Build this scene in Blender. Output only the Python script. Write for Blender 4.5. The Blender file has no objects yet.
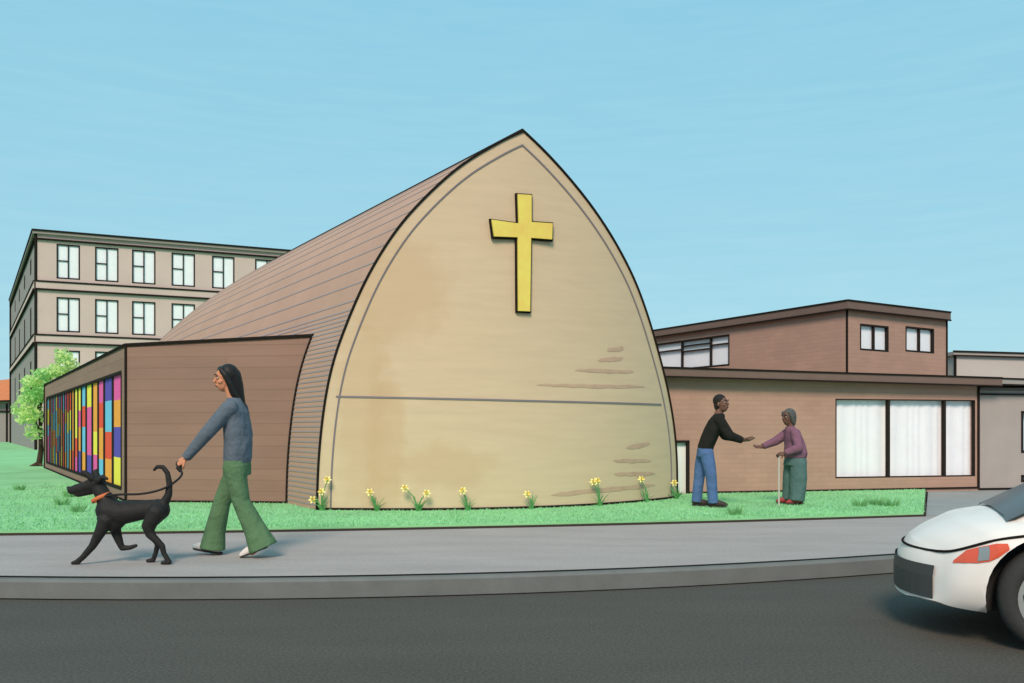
import bpy, bmesh, math, random
import numpy as np
from mathutils import Vector, Matrix
R = math.radians
random.seed(7); rng = np.random.default_rng(7)
S = bpy.context.scene
COL = S.collection

# ------------------------------------------------------------------ camera, sky, sun, exposure
FP = 900.0; CX = 512.0; HY = 430.0; CH = 1.30          # focal length in pixels, horizon row, eye height over the road
cam_d = bpy.data.cameras.new('camera'); cam = bpy.data.objects.new('camera', cam_d); COL.objects.link(cam)
cam.location = (0, 0, CH); cam.rotation_euler = (R(90), 0, 0)
cam_d.sensor_width = 36; cam_d.lens = FP*36/1024; cam_d.shift_y = (HY-341.5)/1024
cam_d.clip_start = .1; cam_d.clip_end = 3000
S.camera = cam

SUN_EL, SUN_AZ = 40, 190                                # azimuth clockwise from +Y: behind the viewer, to the right
W = bpy.data.worlds.new('World'); S.world = W; W.use_nodes = True
nt = W.node_tree; nt.nodes.clear()
out = nt.nodes.new('ShaderNodeOutputWorld'); bg = nt.nodes.new('ShaderNodeBackground')
sky = nt.nodes.new('ShaderNodeTexSky'); sky.sky_type = 'NISHITA'; sky.sun_disc = False
sky.sun_elevation = R(SUN_EL); sky.sun_rotation = R(SUN_AZ); sky.air_density = 1.0; sky.dust_density = .6
mixs = nt.nodes.new('ShaderNodeMix'); mixs.data_type = 'RGBA'; mixs.inputs[0].default_value = .86
tc = nt.nodes.new('ShaderNodeTexCoord'); mp = nt.nodes.new('ShaderNodeMapping'); mp.inputs['Scale'].default_value = (9, 9, 120)
nz = nt.nodes.new('ShaderNodeTexNoise'); nz.inputs['Scale'].default_value = 1.1; nz.inputs['Detail'].default_value = 4
rp = nt.nodes.new('ShaderNodeValToRGB')                 # a thin even veil of high streaks over a clear cyan sky
rp.color_ramp.elements[0].position = .35; rp.color_ramp.elements[0].color = (.94, .975, .99, 1)
rp.color_ramp.elements[1].position = .75; rp.color_ramp.elements[1].color = (1.03, 1.012, 1.005, 1)
nt.links.new(tc.outputs['Generated'], mp.inputs[0]); nt.links.new(mp.outputs[0], nz.inputs['Vector'])
gr_ = nt.nodes.new('ShaderNodeValToRGB'); sx = nt.nodes.new('ShaderNodeSeparateXYZ'); nt.links.new(tc.outputs['Generated'], sx.inputs[0]); nt.links.new(sx.outputs[2], gr_.inputs[0])
ml = nt.nodes.new('ShaderNodeMix'); ml.data_type = 'RGBA'; ml.blend_type = 'MULTIPLY'; ml.inputs[0].default_value = 1
gr_.color_ramp.elements[0].position = .08; gr_.color_ramp.elements[0].color = (.41, .735, .84, 1); gr_.color_ramp.elements[1].position = .5; gr_.color_ramp.elements[1].color = (.30, .675, .86, 1)
sc10 = nt.nodes.new('ShaderNodeVectorMath'); sc10.operation = 'SCALE'; sc10.inputs['Scale'].default_value = 10
nt.links.new(nz.outputs[0], rp.inputs[0]); nt.links.new(sky.outputs[0], mixs.inputs[6]); nt.links.new(rp.outputs[0], ml.inputs[6]); nt.links.new(gr_.outputs[0], ml.inputs[7])
nt.links.new(ml.outputs[2], sc10.inputs[0]); nt.links.new(sc10.outputs[0], mixs.inputs[7])
nt.links.new(mixs.outputs[2], bg.inputs['Color']); bg.inputs['Strength'].default_value = .1
nt.links.new(bg.outputs[0], out.inputs[0])

sl = bpy.data.lights.new('sun', 'SUN'); sun = bpy.data.objects.new('sun', sl); COL.objects.link(sun)
sl.energy = 3.1; sl.angle = R(18); sl.color = (1, .80, .66)
az, el = R(SUN_AZ), R(SUN_EL)
sdir = Vector((math.sin(az)*math.cos(el), math.cos(az)*math.cos(el), math.sin(el)))
sun.rotation_euler = sdir.to_track_quat('Z', 'Y').to_euler(); sun.location = sdir*60
S.view_settings.view_transform = 'Standard'; S.view_settings.look = 'None'
S.view_settings.exposure = 0.0; S.view_settings.gamma = 1; S.view_settings.use_curve_mapping = False

# ------------------------------------------------------------------ helpers
def lin(r, g, b):
    f = lambda v: (v/255/12.92) if v/255 <= .04045 else ((v/255+.055)/1.055)**2.4
    return (f(r), f(g), f(b), 1)
def at(x, y, Y):                                       # a pixel read off the photograph, at depth Y
    return Vector(((x-CX)/FP*Y, Y, CH+(HY-y)/FP*Y))
def mat(name, rgb, rough=.8, noise=0, nscale=6, stretch=(1, 1, 1), bump=0, bscale=60, metal=0, spec=.3, coat=0, brick=None, rgb2=None, stains=None, speck=0):
    m = bpy.data.materials.new(name); m.use_nodes = True; n = m.node_tree; N = n.nodes; L = n.links
    p = N['Principled BSDF']; p.inputs['Roughness'].default_value = rough; p.inputs['Metallic'].default_value = metal
    p.inputs['Specular IOR Level'].default_value = spec; p.inputs['Coat Weight'].default_value = coat
    base = lin(*rgb); p.inputs['Base Color'].default_value = base
    t = N.new('ShaderNodeTexCoord'); col = None; hgt = None
    if noise or rgb2:
        mp_ = N.new('ShaderNodeMapping'); mp_.inputs['Scale'].default_value = stretch
        L.new(t.outputs['Object'], mp_.inputs[0])
        a = N.new('ShaderNodeTexNoise'); a.inputs['Scale'].default_value = nscale; a.inputs['Detail'].default_value = 6; a.inputs['Roughness'].default_value = .6
        L.new(mp_.outputs[0], a.inputs['Vector'])
        r = N.new('ShaderNodeValToRGB'); r.color_ramp.elements[0].position = .3; r.color_ramp.elements[1].position = .7
        if rgb2: c0, c1 = base, lin(*rgb2)
        else:
            c0 = tuple(v*(1-noise) for v in base[:3])+(1,); c1 = tuple(min(1, v*(1+noise)) for v in base[:3])+(1,)
        r.color_ramp.elements[0].color = c0; r.color_ramp.elements[1].color = c1
        L.new(a.outputs[0], r.inputs[0]); col = r.outputs[0]
    if speck:                                           # fine grit
        q = N.new('ShaderNodeTexNoise'); q.inputs['Scale'].default_value = 55; q.inputs['Detail'].default_value = 3; L.new(t.outputs['Object'], q.inputs['Vector'])
        mr = N.new('ShaderNodeMapRange'); mr.inputs[1].default_value = .3; mr.inputs[2].default_value = .7; mr.inputs[3].default_value = 1-speck; mr.inputs[4].default_value = 1+speck; L.new(q.outputs[0], mr.inputs[0])
        mx = N.new('ShaderNodeVectorMath'); mx.operation = 'SCALE'; L.new(col, mx.inputs[0]); L.new(mr.outputs[0], mx.inputs['Scale']); col = mx.outputs[0]
    if brick:                                           # (dir vector, course height, brick length, contrast): courses in the wall's own plane
        d, ch, bl, k = brick
        sep = N.new('ShaderNodeSeparateXYZ'); L.new(t.outputs['Object'], sep.inputs[0])
        dt = N.new('ShaderNodeVectorMath'); dt.operation = 'DOT_PRODUCT'; dt.inputs[1].default_value = (d[0], d[1], 0)
        L.new(t.outputs['Object'], dt.inputs[0])
        cb = N.new('ShaderNodeCombineXYZ'); L.new(dt.outputs['Value'], cb.inputs[0]); L.new(sep.outputs[2], cb.inputs[1])
        b = N.new('ShaderNodeTexBrick'); b.inputs['Scale'].default_value = 1
        b.inputs['Brick Width'].default_value = bl; b.inputs['Row Height'].default_value = ch; b.inputs['Mortar Size'].default_value = ch*.07; b.inputs['Mortar Smooth'].default_value = .3
        b.inputs['Color1'].default_value = (1-k, 1-k, 1-k, 1); b.inputs['Color2'].default_value = (1+k*.4, 1+k*.3, 1+k*.2, 1); b.inputs['Mortar'].default_value = (1-k*1.7,)*3+(1,)
        L.new(cb.outputs[0], b.inputs['Vector'])
        mx = N.new('ShaderNodeMix'); mx.data_type = 'RGBA'; mx.blend_type = 'MULTIPLY'; mx.inputs[0].default_value = 1
        if col: L.new(col, mx.inputs[6])
        else: mx.inputs[6].default_value = base
        L.new(b.outputs['Color'], mx.inputs[7]); col = mx.outputs[2]
        inv = N.new('ShaderNodeMath'); inv.operation = 'SUBTRACT'; inv.inputs[0].default_value = 1; L.new(b.outputs['Fac'], inv.inputs[1]); hgt = inv.outputs[0]
    for (c, rad, rgbs, amt) in (stains or []):          # weather stains with a place and shape of their own
        sb = N.new('ShaderNodeVectorMath'); sb.operation = 'SUBTRACT'; sb.inputs[1].default_value = c; L.new(t.outputs['Object'], sb.inputs[0])
        dv = N.new('ShaderNodeVectorMath'); dv.operation = 'DIVIDE'; dv.inputs[1].default_value = rad; L.new(sb.outputs[0], dv.inputs[0])
        wn = N.new('ShaderNodeTexNoise'); wn.inputs['Scale'].default_value = 3.5; wn.inputs['Detail'].default_value = 6; L.new(t.outputs['Object'], wn.inputs['Vector'])
        ln = N.new('ShaderNodeVectorMath'); ln.operation = 'LENGTH'; L.new(dv.outputs[0], ln.inputs[0])
        ad = N.new('ShaderNodeMath'); ad.operation = 'ADD'; L.new(ln.outputs['Value'], ad.inputs[0]); L.new(wn.outputs[0], ad.inputs[1])
        mr = N.new('ShaderNodeMapRange'); mr.inputs[1].default_value = 1.15; mr.inputs[2].default_value = 1.6; mr.inputs[3].default_value = amt; mr.inputs[4].default_value = 0
        L.new(ad.outputs[0], mr.inputs[0])
        mx = N.new('ShaderNodeMix'); mx.data_type = 'RGBA'; L.new(mr.outputs[0], mx.inputs[0])
        if col: L.new(col, mx.inputs[6])
        else: mx.inputs[6].default_value = base
        mx.inputs[7].default_value = lin(*rgbs); col = mx.outputs[2]
    if col: L.new(col, p.inputs['Base Color'])
    if bump or hgt:
        bn = N.new('ShaderNodeBump'); bn.inputs['Strength'].default_value = bump or .3; bn.inputs['Distance'].default_value = .01
        if hgt: L.new(hgt, bn.inputs['Height'])
        else:
            q = N.new('ShaderNodeTexNoise'); q.inputs['Scale'].default_value = bscale; q.inputs['Detail'].default_value = 4
            L.new(t.outputs['Object'], q.inputs['Vector']); L.new(q.outputs[0], bn.inputs['Height'])
        L.new(bn.outputs[0], p.inputs['Normal'])
    return m

class MB:
    def __init__(s): s.v = []; s.f = []; s.m = []
    def poly(s, pts, mi=0):
        b = len(s.v); s.v += [tuple(p) for p in pts]; s.f.append(list(range(b, b+len(pts)))); s.m.append(mi)
    def grid(s, rows, mi=0, closed=False):
        b = len(s.v); n = len(rows[0])
        for r in rows: s.v += [tuple(p) for p in r]
        for i in range(len(rows)-1):
            for j in range(n if closed else n-1):
                k = (j+1) % n
                s.f.append([b+i*n+j, b+i*n+k, b+(i+1)*n+k, b+(i+1)*n+j]); s.m.append(mi)
    def hexa(s, a, mi=0):                               # eight corners: bottom ring then top ring
        b = len(s.v); s.v += [tuple(p) for p in a]
        for q in ((3, 2, 1, 0), (4, 5, 6, 7), (0, 1, 5, 4), (1, 2, 6, 5), (2, 3, 7, 6), (3, 0, 4, 7)): s.f.append([b+i for i in q]); s.m.append(mi)
    def box(s, c, sz, rz=0, mi=0):
        M = Matrix.Translation(c) @ Matrix.Rotation(rz, 4, 'Z'); x, y, z = [d/2 for d in sz]
        s.hexa([M @ Vector(p) for p in ((-x, -y, -z), (x, -y, -z), (x, y, -z), (-x, y, -z), (-x, -y, z), (x, -y, z), (x, y, z), (-x, y, z))], mi)
    def bar(s, p0, p1, w, h=None, up=(0, 0, 1), mi=0):  # square bar between two points
        h = h or w; p0, p1 = Vector(p0), Vector(p1); d = (p1-p0).normalized(); up = Vector(up)
        if abs(d.dot(up)) > .95: up = Vector((1, 0, 0))
        a = d.cross(up).normalized()*w/2; b = a.cross(d).normalized()*h/2
        s.hexa([p0-a-b, p0+a-b, p0+a+b, p0-a+b, p1-a-b, p1+a-b, p1+a+b, p1-a+b], mi)
    def tube(s, pts, r, n=8, mi=0):
        pts = [Vector(p) for p in pts]; rows = []; u = None
        for i, p in enumerate(pts):
            d = (pts[min(i+1, len(pts)-1)]-pts[max(i-1, 0)]).normalized()
            if u is None: u = d.orthogonal().normalized()
            u = (u-d*u.dot(d)).normalized(); w = d.cross(u); rr = r[i] if isinstance(r, (list, tuple)) else r
            rows.append([p+(u*math.cos(2*math.pi*k/n)+w*math.sin(2*math.pi*k/n))*rr for k in range(n)])
        s.grid(rows, mi, True); s.poly(rows[0][::-1], mi); s.poly(rows[-1], mi)
    def prism(s, P, z0, z1, mi=0, mtop=None):
        z0 = z0 if isinstance(z0, (list, tuple)) else [z0]*len(P); z1 = z1 if isinstance(z1, (list, tuple)) else [z1]*len(P)
        lo = [(p[0], p[1], z) for p, z in zip(P, z0)]; hi = [(p[0], p[1], z) for p, z in zip(P, z1)]
        b = len(s.v); n = len(P); s.v += lo+hi
        for i in range(n):
            j = (i+1) % n; s.f.append([b+i, b+j, b+n+j, b+n+i]); s.m.append(mi)
        s.f.append([b+i for i in range(n)][::-1]); s.m.append(mi)
        s.f.append([b+n+i for i in range(n)]); s.m.append(mi if mtop is None else mtop)
    def build(s, name, mats, parent=None, smooth=False, recalc=True):
        off = Vector((0, 0, 0)); q = parent
        while q is not None and not q.get('_local'): off = off+Vector(q.location); q = q.parent
        me = bpy.data.meshes.new(name)
        me.from_pydata([tuple(Vector(v)-off) for v in s.v], [], s.f)
        for m in (mats if isinstance(mats, (list, tuple)) else [mats]): me.materials.append(m)
        me.polygons.foreach_set('material_index', s.m)
        if smooth: me.polygons.foreach_set('use_smooth', [True]*len(s.f))
        if recalc:
            bm = bmesh.new(); bm.from_mesh(me); bmesh.ops.remove_doubles(bm, verts=bm.verts, dist=1e-5)
            bmesh.ops.recalc_face_normals(bm, faces=bm.faces); bm.to_mesh(me); bm.free()
        o = bpy.data.objects.new(name, me); COL.objects.link(o); o.parent = parent
        return o
def tag(o, label=None, cat=None, group=None, kind=None):
    if label: o['label'] = label
    if cat: o['category'] = cat
    if group: o['group'] = group
    if kind: o['kind'] = kind
    return o
def thing(name, label, cat, loc=(0, 0, 0), rz=0, group=None, local=False):
    o = bpy.data.objects.new(name, None); COL.objects.link(o); o.location = loc; o.rotation_euler = (0, 0, rz); o.empty_display_size = .2
    if local: o['_local'] = 1
    return tag(o, label, cat, group)
def copy_tree(o, parent=None):
    c = o.copy(); COL.objects.link(c); c.parent = parent
    for ch in list(o.children): copy_tree(ch, c)
    return c
def on_plane(x, y, P, T):                               # where the pixel's line of sight meets the upright wall through P along T
    dx = (x-CX)/FP; T = Vector(T)
    # P.x + s T.x = dx (P.y + s T.y)
    s_ = (dx*P[1]-P[0])/(T[0]-dx*T[1]); Y = P[1]+s_*T[1]
    return s_, CH+(HY-y)/FP*Y
def glass_mat(name, tint=(1, 1, 1, 1), refl=.45, ior=1.5):
    m = bpy.data.materials.new(name); m.use_nodes = True; n = m.node_tree; n.nodes.clear()
    o = n.nodes.new('ShaderNodeOutputMaterial'); mx = n.nodes.new('ShaderNodeMixShader'); tr = n.nodes.new('ShaderNodeBsdfTransparent'); gl = n.nodes.new('ShaderNodeBsdfGlossy')
    lw = n.nodes.new('ShaderNodeLayerWeight'); lw.inputs[0].default_value = .5; pw = n.nodes.new('ShaderNodeMath'); pw.operation = 'POWER'; pw.inputs[1].default_value = 4; fr = n.nodes.new('ShaderNodeMapRange'); fr.inputs[3].default_value = .05; fr.inputs[4].default_value = refl; n.links.new(lw.outputs['Facing'], pw.inputs[0]); n.links.new(pw.outputs[0], fr.inputs[0]); tr.inputs[0].default_value = tint; gl.inputs['Roughness'].default_value = .02
    t = n.nodes.new('ShaderNodeTexCoord'); q = n.nodes.new('ShaderNodeTexNoise'); q.inputs['Scale'].default_value = 1.4; b = n.nodes.new('ShaderNodeBump'); b.inputs['Strength'].default_value = .12; b.inputs['Distance'].default_value = .05
    n.links.new(t.outputs['Object'], q.inputs['Vector']); n.links.new(q.outputs[0], b.inputs['Height']); n.links.new(b.outputs[0], gl.inputs['Normal'])
    n.links.new(fr.outputs[0], mx.inputs[0]); n.links.new(tr.outputs[0], mx.inputs[1]); n.links.new(gl.outputs[0], mx.inputs[2]); n.links.new(mx.outputs[0], o.inputs[0])
    return m

D_SIDE = Vector((-.627, 1, 0)).normalized()             # the way the nave, the annex side and the far block run back
M_INK = mat('dark trim', (40, 35, 32), .95, spec=.03)
M_GLASS = glass_mat('window glass')
M_WHITE = mat('white curtain', (247, 245, 249), .9, noise=.03, nscale=3)
M_WFRAME = mat('dark window frame', (46, 42, 40), .95, spec=.03)

# ------------------------------------------------------------------ ground, road, kerb, pavement, lawn
def edge(px, h):                                        # a gently curving line through the measured points, straight beyond them
    P_ = [((x-CX)/FP*h*FP/(y-HY), h*FP/(y-HY)) for x, y in px]; c = np.polyfit([p[0] for p in P_], [p[1] for p in P_], 2)
    def f(x):
        q = min(max(x, -5), 5); return float(np.polyval(c, q)+(2*c[0]*q+c[1])*(x-q))
    return f
K = edge([(0, 579), (300, 579.5), (512, 575), (700, 567), (890, 557)], 1.15)   # kerb line
L = edge([(0, 531), (280, 527), (520, 523.5), (700, 519), (925, 512.5)], 1.10)  # back edge of the pavement
EX = 80
m_ground = mat('ground', (120, 150, 100), .95, noise=.2, nscale=.3)
g = MB(); g.poly([(-1200, -1200, -.06), (1200, -1200, -.06), (1200, 1500, -.06), (-1200, 1500, -.06)])
tag(g.build('ground', m_ground), kind='structure')
m_road = mat('asphalt', (81, 77, 70), .9, speck=.3, noise=.08, nscale=1.1, stretch=(.5, 1.6, 1), bump=.25, bscale=140)
g = MB(); g.poly([(-EX, -70, 0), (EX, -70, 0), (EX, 9, 0), (-EX, 9, 0)])
tag(g.build('road', m_road), kind='structure')
m_kerb = mat('kerb stone', (112, 113, 110), .9, noise=.1, nscale=4, bump=.25, bscale=80)
m_pave = mat('pavement concrete', (165, 156, 151), .9, speck=.1, noise=.09, nscale=1.3, stretch=(.6, 2, 1), bump=.2, bscale=90)
KW = .1
XS = [-36, -20, -12]+[x*.5 for x in range(-20, 21)]+[12, 20, 36]
def strip(f0, f1, z0, z1):                              # long curved slab
    mb = MB(); mb.grid([[(x, f0(x), z0), (x, f0(x), z1-.02), (x, f0(x)+.02, z1), (x, f1(x), z1), (x, f1(x), z0)] for x in XS]); return mb
tag(strip(K, lambda x: K(x)+KW, -.05, .148).build('kerb', m_kerb), kind='structure')
tag(strip(lambda x: K(x)+KW+.022, lambda x: L(x)-.02, -.05, .15).build('sidewalk', m_pave), kind='structure')
mb = MB(); mb.grid([[(x, K(x)+.01, .136), (x, L(x)-.01, .136)] for x in XS]); mb.grid([[(x, K(x)-.03, .004), (x, K(x)+.002, .004)] for x in XS])
mb.grid([[(x, K(x)+KW-.004, .1525), (x, K(x)+KW+.05, .1525)] for x in XS])
tag(mb.build('joint_filler', M_INK), kind='structure')
m_lawn = mat('lawn', (142, 201, 142), .95, noise=.16, nscale=.9, bump=.6, bscale=70)
LE = [x for x in XS if x < 5.4]+[5.48]
LP = [(x, L(x)) for x in LE]+[(7.95, 17.3), (40, 75), (-EX, 160)]
mb = MB(); mb.prism(LP, -.05, .2); tag(mb.build('lawn', m_lawn), kind='structure')
m_drive = mat('driveway concrete', (150, 150, 147), .9, noise=.1, nscale=2, bump=.2)
mb = MB(); mb.prism([(5.52, L(5.52)+.004)]+[(x, L(x)+.004) for x in XS if x > 5.6]+[(EX, 75), (40.1, 75), (8.0, 17.3)], -.05, .158); tag(mb.build('driveway', m_drive), kind='structure')
m_edge = mat('soil', (60, 52, 44), .95)
mb = MB(); mb.grid([[(x, L(x)-.02, .14), (x, L(x)-.02, .176), (x, L(x)+.008, .176)] for x in LE]); mb.bar((5.5, L(5.5), .17), (7.95, 17.28, .17), .02, .04)
tag(mb.build('soil_edge', m_edge), kind='structure')

# ------------------------------------------------------------------ church: bowed gable front and long pointed vault
PL = Vector((-2.69, 12.4, 0)); PR = Vector((2.665, 14.6, 0)); MID = (PL+PR)/2; HALF = (PR-PL)/2
NRM = Vector((HALF.y, -HALF.x, 0)).normalized(); BOW = .9
def F(u, z, off=0): p = MID+HALF*u+NRM*(BOW*(1-u*u)+off); return Vector((p.x, p.y, z))
def u_of(px):
    lo, hi = -1.3, 1.3
    for _ in range(50):
        m_ = (lo+hi)/2; p = F(m_, 0)
        if CX+FP*p.x/p.y < px: lo = m_
        else: hi = m_
    return (lo+hi)/2
def uz(px, py): u = u_of(px); return u, CH+(HY-py)/FP*F(u, 0).y
left_px = [(316.6, 512), (317.0, 490), (317.5, 470), (320.6, 430), (326, 390), (333.8, 356), (348, 319), (361.5, 286.8), (379, 254.6), (402, 221), (431.7, 190), (458, 166.8), (478.5, 153.7), (504.9, 139), (523.3, 131)]
right_px = [(676.5, 505), (677, 475), (676.8, 457.7), (674.3, 427), (667.9, 390), (660, 359), (648.8, 319), (634.7, 279.6), (614, 240), (590.8, 205), (564.4, 172.7), (544, 150.7), (523.3, 131)]
def curve(pts):
    a = np.array([uz(*p) for p in pts]); return a
cl, cr = curve(left_px), curve(right_px)
ZT = cl[-1, 1]; ZB = .12
def ul(z): return float(np.interp(z, cl[:, 1], cl[:, 0]))
def ur(z): return float(np.interp(z, cr[:, 1], cr[:, 0]))
def smooth_outline(n=90):
    zs = ZB+(ZT-ZB)*np.sin(np.linspace(0, math.pi/2, n)); a = [(ul(z), z) for z in zs]; b = [(ur(z), z) for z in zs]
    def sm(q):
        q = np.array(q)
        for _ in range(14): q[1:-1] = .25*q[:-2]+.5*q[1:-1]+.25*q[2:]
        return q
    return sm(a), sm(b)
OL, OR = smooth_outline()
church = thing('church', 'church with a tall pointed tan gable front and a long brown ribbed vault behind it', 'church', (MID.x, MID.y, .2))
m_fac = mat('tan render', (210, 186, 154), .9, noise=.045, nscale=2.2, stretch=(.6, .6, 5), bump=.15, bscale=120, stains=[
    (tuple(F(*uz(398, 290))-Vector(church.location)), (.75, .75, .75), (196, 163, 124), .4), (tuple(F(*uz(440, 466))-Vector(church.location)), (.75, .75, .33), (196, 162, 124), .4),
    (tuple(F(*uz(362, 410))-Vector(church.location)), (.4, .4, 1.5), (196, 164, 126), .42), (tuple(F(*uz(385, 440))-Vector(church.location)), (.3, .3, 1.1), (196, 162, 122), .42)])
m_brickpatch = mat('worn render', (193, 161, 137), .9, noise=.1, nscale=8)
mb = MB(); NC = 60
rows = []; back = []
for (a, b) in zip(OL, OR):
    z = a[1]; rows.append([F(a[0]+(b[0]-a[0])*k/NC, z) for k in range(NC+1)])
mb.grid(rows); TH = .14
back = [[F(a[0]+(b[0]-a[0])*k/NC, a[1], -TH) for k in range(NC+1)] for (a, b) in zip(OL, OR)]
mb.grid(back)
mb.grid([[r[0] for r in rows], [r[0] for r in back]]); mb.grid([[r[-1] for r in rows], [r[-1] for r in back]])
for (x0, x1, y, dy, tilt) in ((607, 624, 349.5, 5, -1), (598, 623, 359.5, 5, -1), (575, 634, 371, 4, 1), (537, 645, 386, 4, 1), (626, 650, 446, 5, -2), (613, 651, 461, 4.5, 0), (614, 655, 474, 4.5, 0), (551, 655, 490, 5, -5)):
    n = 12; up_, lo_ = [], []
    for k in range(n+1):
        t = k/n; w = dy*.42*(math.sin(math.pi*t)**.3+.15)*random.uniform(.7, 1.1); x = x0+(x1-x0)*t; yy = y+tilt*(t-.5)*2+random.uniform(-.5, .5)
        u, z = uz(x, yy-w); up_.append(F(u, z, .005)); u, z = uz(x, yy+w); lo_.append(F(u, z, .005))
    mb.grid([up_, lo_], 1)
mb.build('facade', [m_fac, m_brickpatch], church)
M_SEAM = mat('grey groove', (128, 120, 124), .7)
out_l = [F(p[0], p[1], .012) for p in OL]; out_r = [F(p[0], p[1], .012) for p in OR]
mb = MB(); mb.tube(out_l+out_r[::-1][1:], .017, 8); mb.build('edge_trim', M_INK, church)
def inset(q, s_):
    o = []
    for i in range(len(q)):
        a = q[max(i-1, 0)]; b = q[min(i+1, len(q)-1)]; d = np.array([(b[0]-a[0])*HALF.length, b[1]-a[1]]); d /= np.linalg.norm(d)
        nn = np.array([d[1], -d[0]])*s_; o.append((q[i][0]+nn[0]*.17/HALF.length, q[i][1]+nn[1]*.17))
    return o
IL = inset(OL, 1); IR = inset(OR, -1)
uap = OL[-1][0]
IL = [p for p in IL if p[0] < uap-.004]; IR = [p for p in IR if p[0] > uap-.004]
ztop = (IL[-1][1]+IR[-1][1])/2
def ribbon(mb, pts, w=.022, off=.006):
    for i in range(len(pts)-1):
        mb.bar(F(*pts[i], off), F(*pts[i+1], off), w, .012, up=NRM)
mb = MB(); ribbon(mb, IL+[(uap-.004, ztop+.01)]+IR[::-1])
a = uz(336, 396.5); b = uz(661, 404.5)
ribbon(mb, [(a[0]+(b[0]-a[0])*k/30, a[1]+(b[1]-a[1])*k/30-.02*math.sin(math.pi*k/30)) for k in range(31)], .024)
mb.build('joint_strip', M_SEAM, church)
mb = MB(); ribbon(mb, [(-1+2*k/40, .215) for k in range(41)], .035, .012); mb.build('base_trim', M_INK, church)
# vault
m_vault = mat('brown roof sheeting', (186, 148, 127), .75, noise=.06, nscale=1.2, bump=.15, bscale=40)
m_batten = mat('blue grey seam', (160, 144, 142), .6)
def resample(pts, n):
    pts = np.array([tuple(p) for p in pts]); s_ = np.r_[0, np.cumsum(np.linalg.norm(np.diff(pts, axis=0), axis=1))]; q = np.linspace(0, s_[-1], n)
    return np.stack([np.interp(q, s_, pts[:, i]) for i in range(3)], 1)
archL = resample([F(p[0], p[1], -.02) for p in OL], 40); archR = resample([F(p[0], p[1], -.02) for p in OR], 40)
C0 = np.array([MID.x, MID.y, 0])
def vault_pt(p, t):
    s_ = 1.0 if t < 8.5 else math.sqrt(max(0, 1-((t-8.5)/19)**2)); c = C0+np.array([-.627*t, t, 0])
    return Vector(c+(p-C0)*s_)
TS = [0, .6, 1.2, 2, 3, 4.5, 6, 8, 9.5, 11, 12.5, 14, 15.5, 17, 18.5, 20, 21.5, 23, 24.3, 25.4, 26.3, 26.9, 27.3, 27.48]
arch = np.vstack([archL, archR[::-1][1:]])
mb = MB(); mb.grid([[vault_pt(p, t) for p in arch] for t in TS])
fineL = resample(archL, 90); fineR = resample(archR, 90)[::-1]; low = int(sum(fineL[:, 2] < 3.0))
for (q_, k) in [(fineL, k) for k in list(range(1, low))+list(range(low+1, 87, 4))]+[(fineR, k) for k in range(3, 88, 4)]:
    p = q_[k]; tn = q_[k+1]-q_[k-1]; tn /= np.linalg.norm(tn); nn = np.cross(tn, np.array([-.627, 1, 0])); nn /= np.linalg.norm(nn)
    if nn[0]*(p-C0)[0]+nn[2]*max(p[2]-1.5, 0) < 0: nn = -nn
    w = .012
    r0 = []
    for t in TS[:-2]:
        ring = [vault_pt(p-tn*w-nn*.01, t), vault_pt(p-tn*w+nn*.006, t), vault_pt(p+tn*w+nn*.006, t), vault_pt(p+tn*w-nn*.01, t)]
        r0.append(ring)
    mb.grid(r0, 1, True)
vo = mb.build('vault_roof', [m_vault, m_batten], church, recalc=True)
mb = MB(); mb.tube([vault_pt(arch[39]+np.array([0, 0, .012]), t) for t in TS], .03, 8); mb.build('ridge_cap', M_INK, church)
# cross, fixed on the front
m_gold = mat('yellow painted metal', (236, 220, 104), .55, noise=.05, nscale=4, rgb2=(232, 196, 98)); m_goldd = mat('ochre edge', (196, 150, 72), .6)
uc, zc = uz(521, 230); pc = F(uc, zc); tx = (F(uc+.01, 0)-F(uc-.01, 0)).normalized(); nc = Vector((tx.y, -tx.x, 0))
sc_ = pc.y/FP
cross = thing('cross', 'large yellow Latin cross with a dark rim mounted high on the tan gable', 'cross', tuple(pc))
def cross_poly(g_):                                     # px outline read off the photo, grown by g_ px
    P = [(515, 195), (531, 194.5), (531, 221.5), (553, 221), (552.5, 239), (530.5, 239), (529.5, 312.5), (515.5, 312.5), (515, 239.5), (491, 240.5), (488.5, 222.5), (516, 224)]
    cx_, cy_ = 522, 231
    n = len(P); o = []
    for i in range(n):
        a, b, c_ = Vector(P[i-1]), Vector(P[i]), Vector(P[(i+1) % n])
        d1 = (b-a).normalized(); d2 = (c_-b).normalized(); n1 = Vector((d1.y, -d1.x)); n2 = Vector((d2.y, -d2.x)); o.append(b+(n1+n2)*g_)
    return [pc+tx*((p.x-521)*sc_/abs(tx.x)*.97)+Vector((0, 0, (230-p.y)*sc_)) for p in o]
def slab(mb, poly, o0, o1, mi=0):
    lo = [p+nc*o0 for p in poly]; hi = [p+nc*o1 for p in poly]; n = len(poly)
    for i in range(n): mb.poly([lo[i], lo[(i+1) % n], hi[(i+1) % n], hi[i]], mi)
    mb.poly(hi, mi); mb.poly(lo[::-1], mi)
mb = MB(); slab(mb, cross_poly(-.9), .035, .075); mb.build('face', m_gold, cross)
mb = MB(); slab(mb, cross_poly(.6), .0, .045); mb.build('rim', M_INK, cross)

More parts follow.
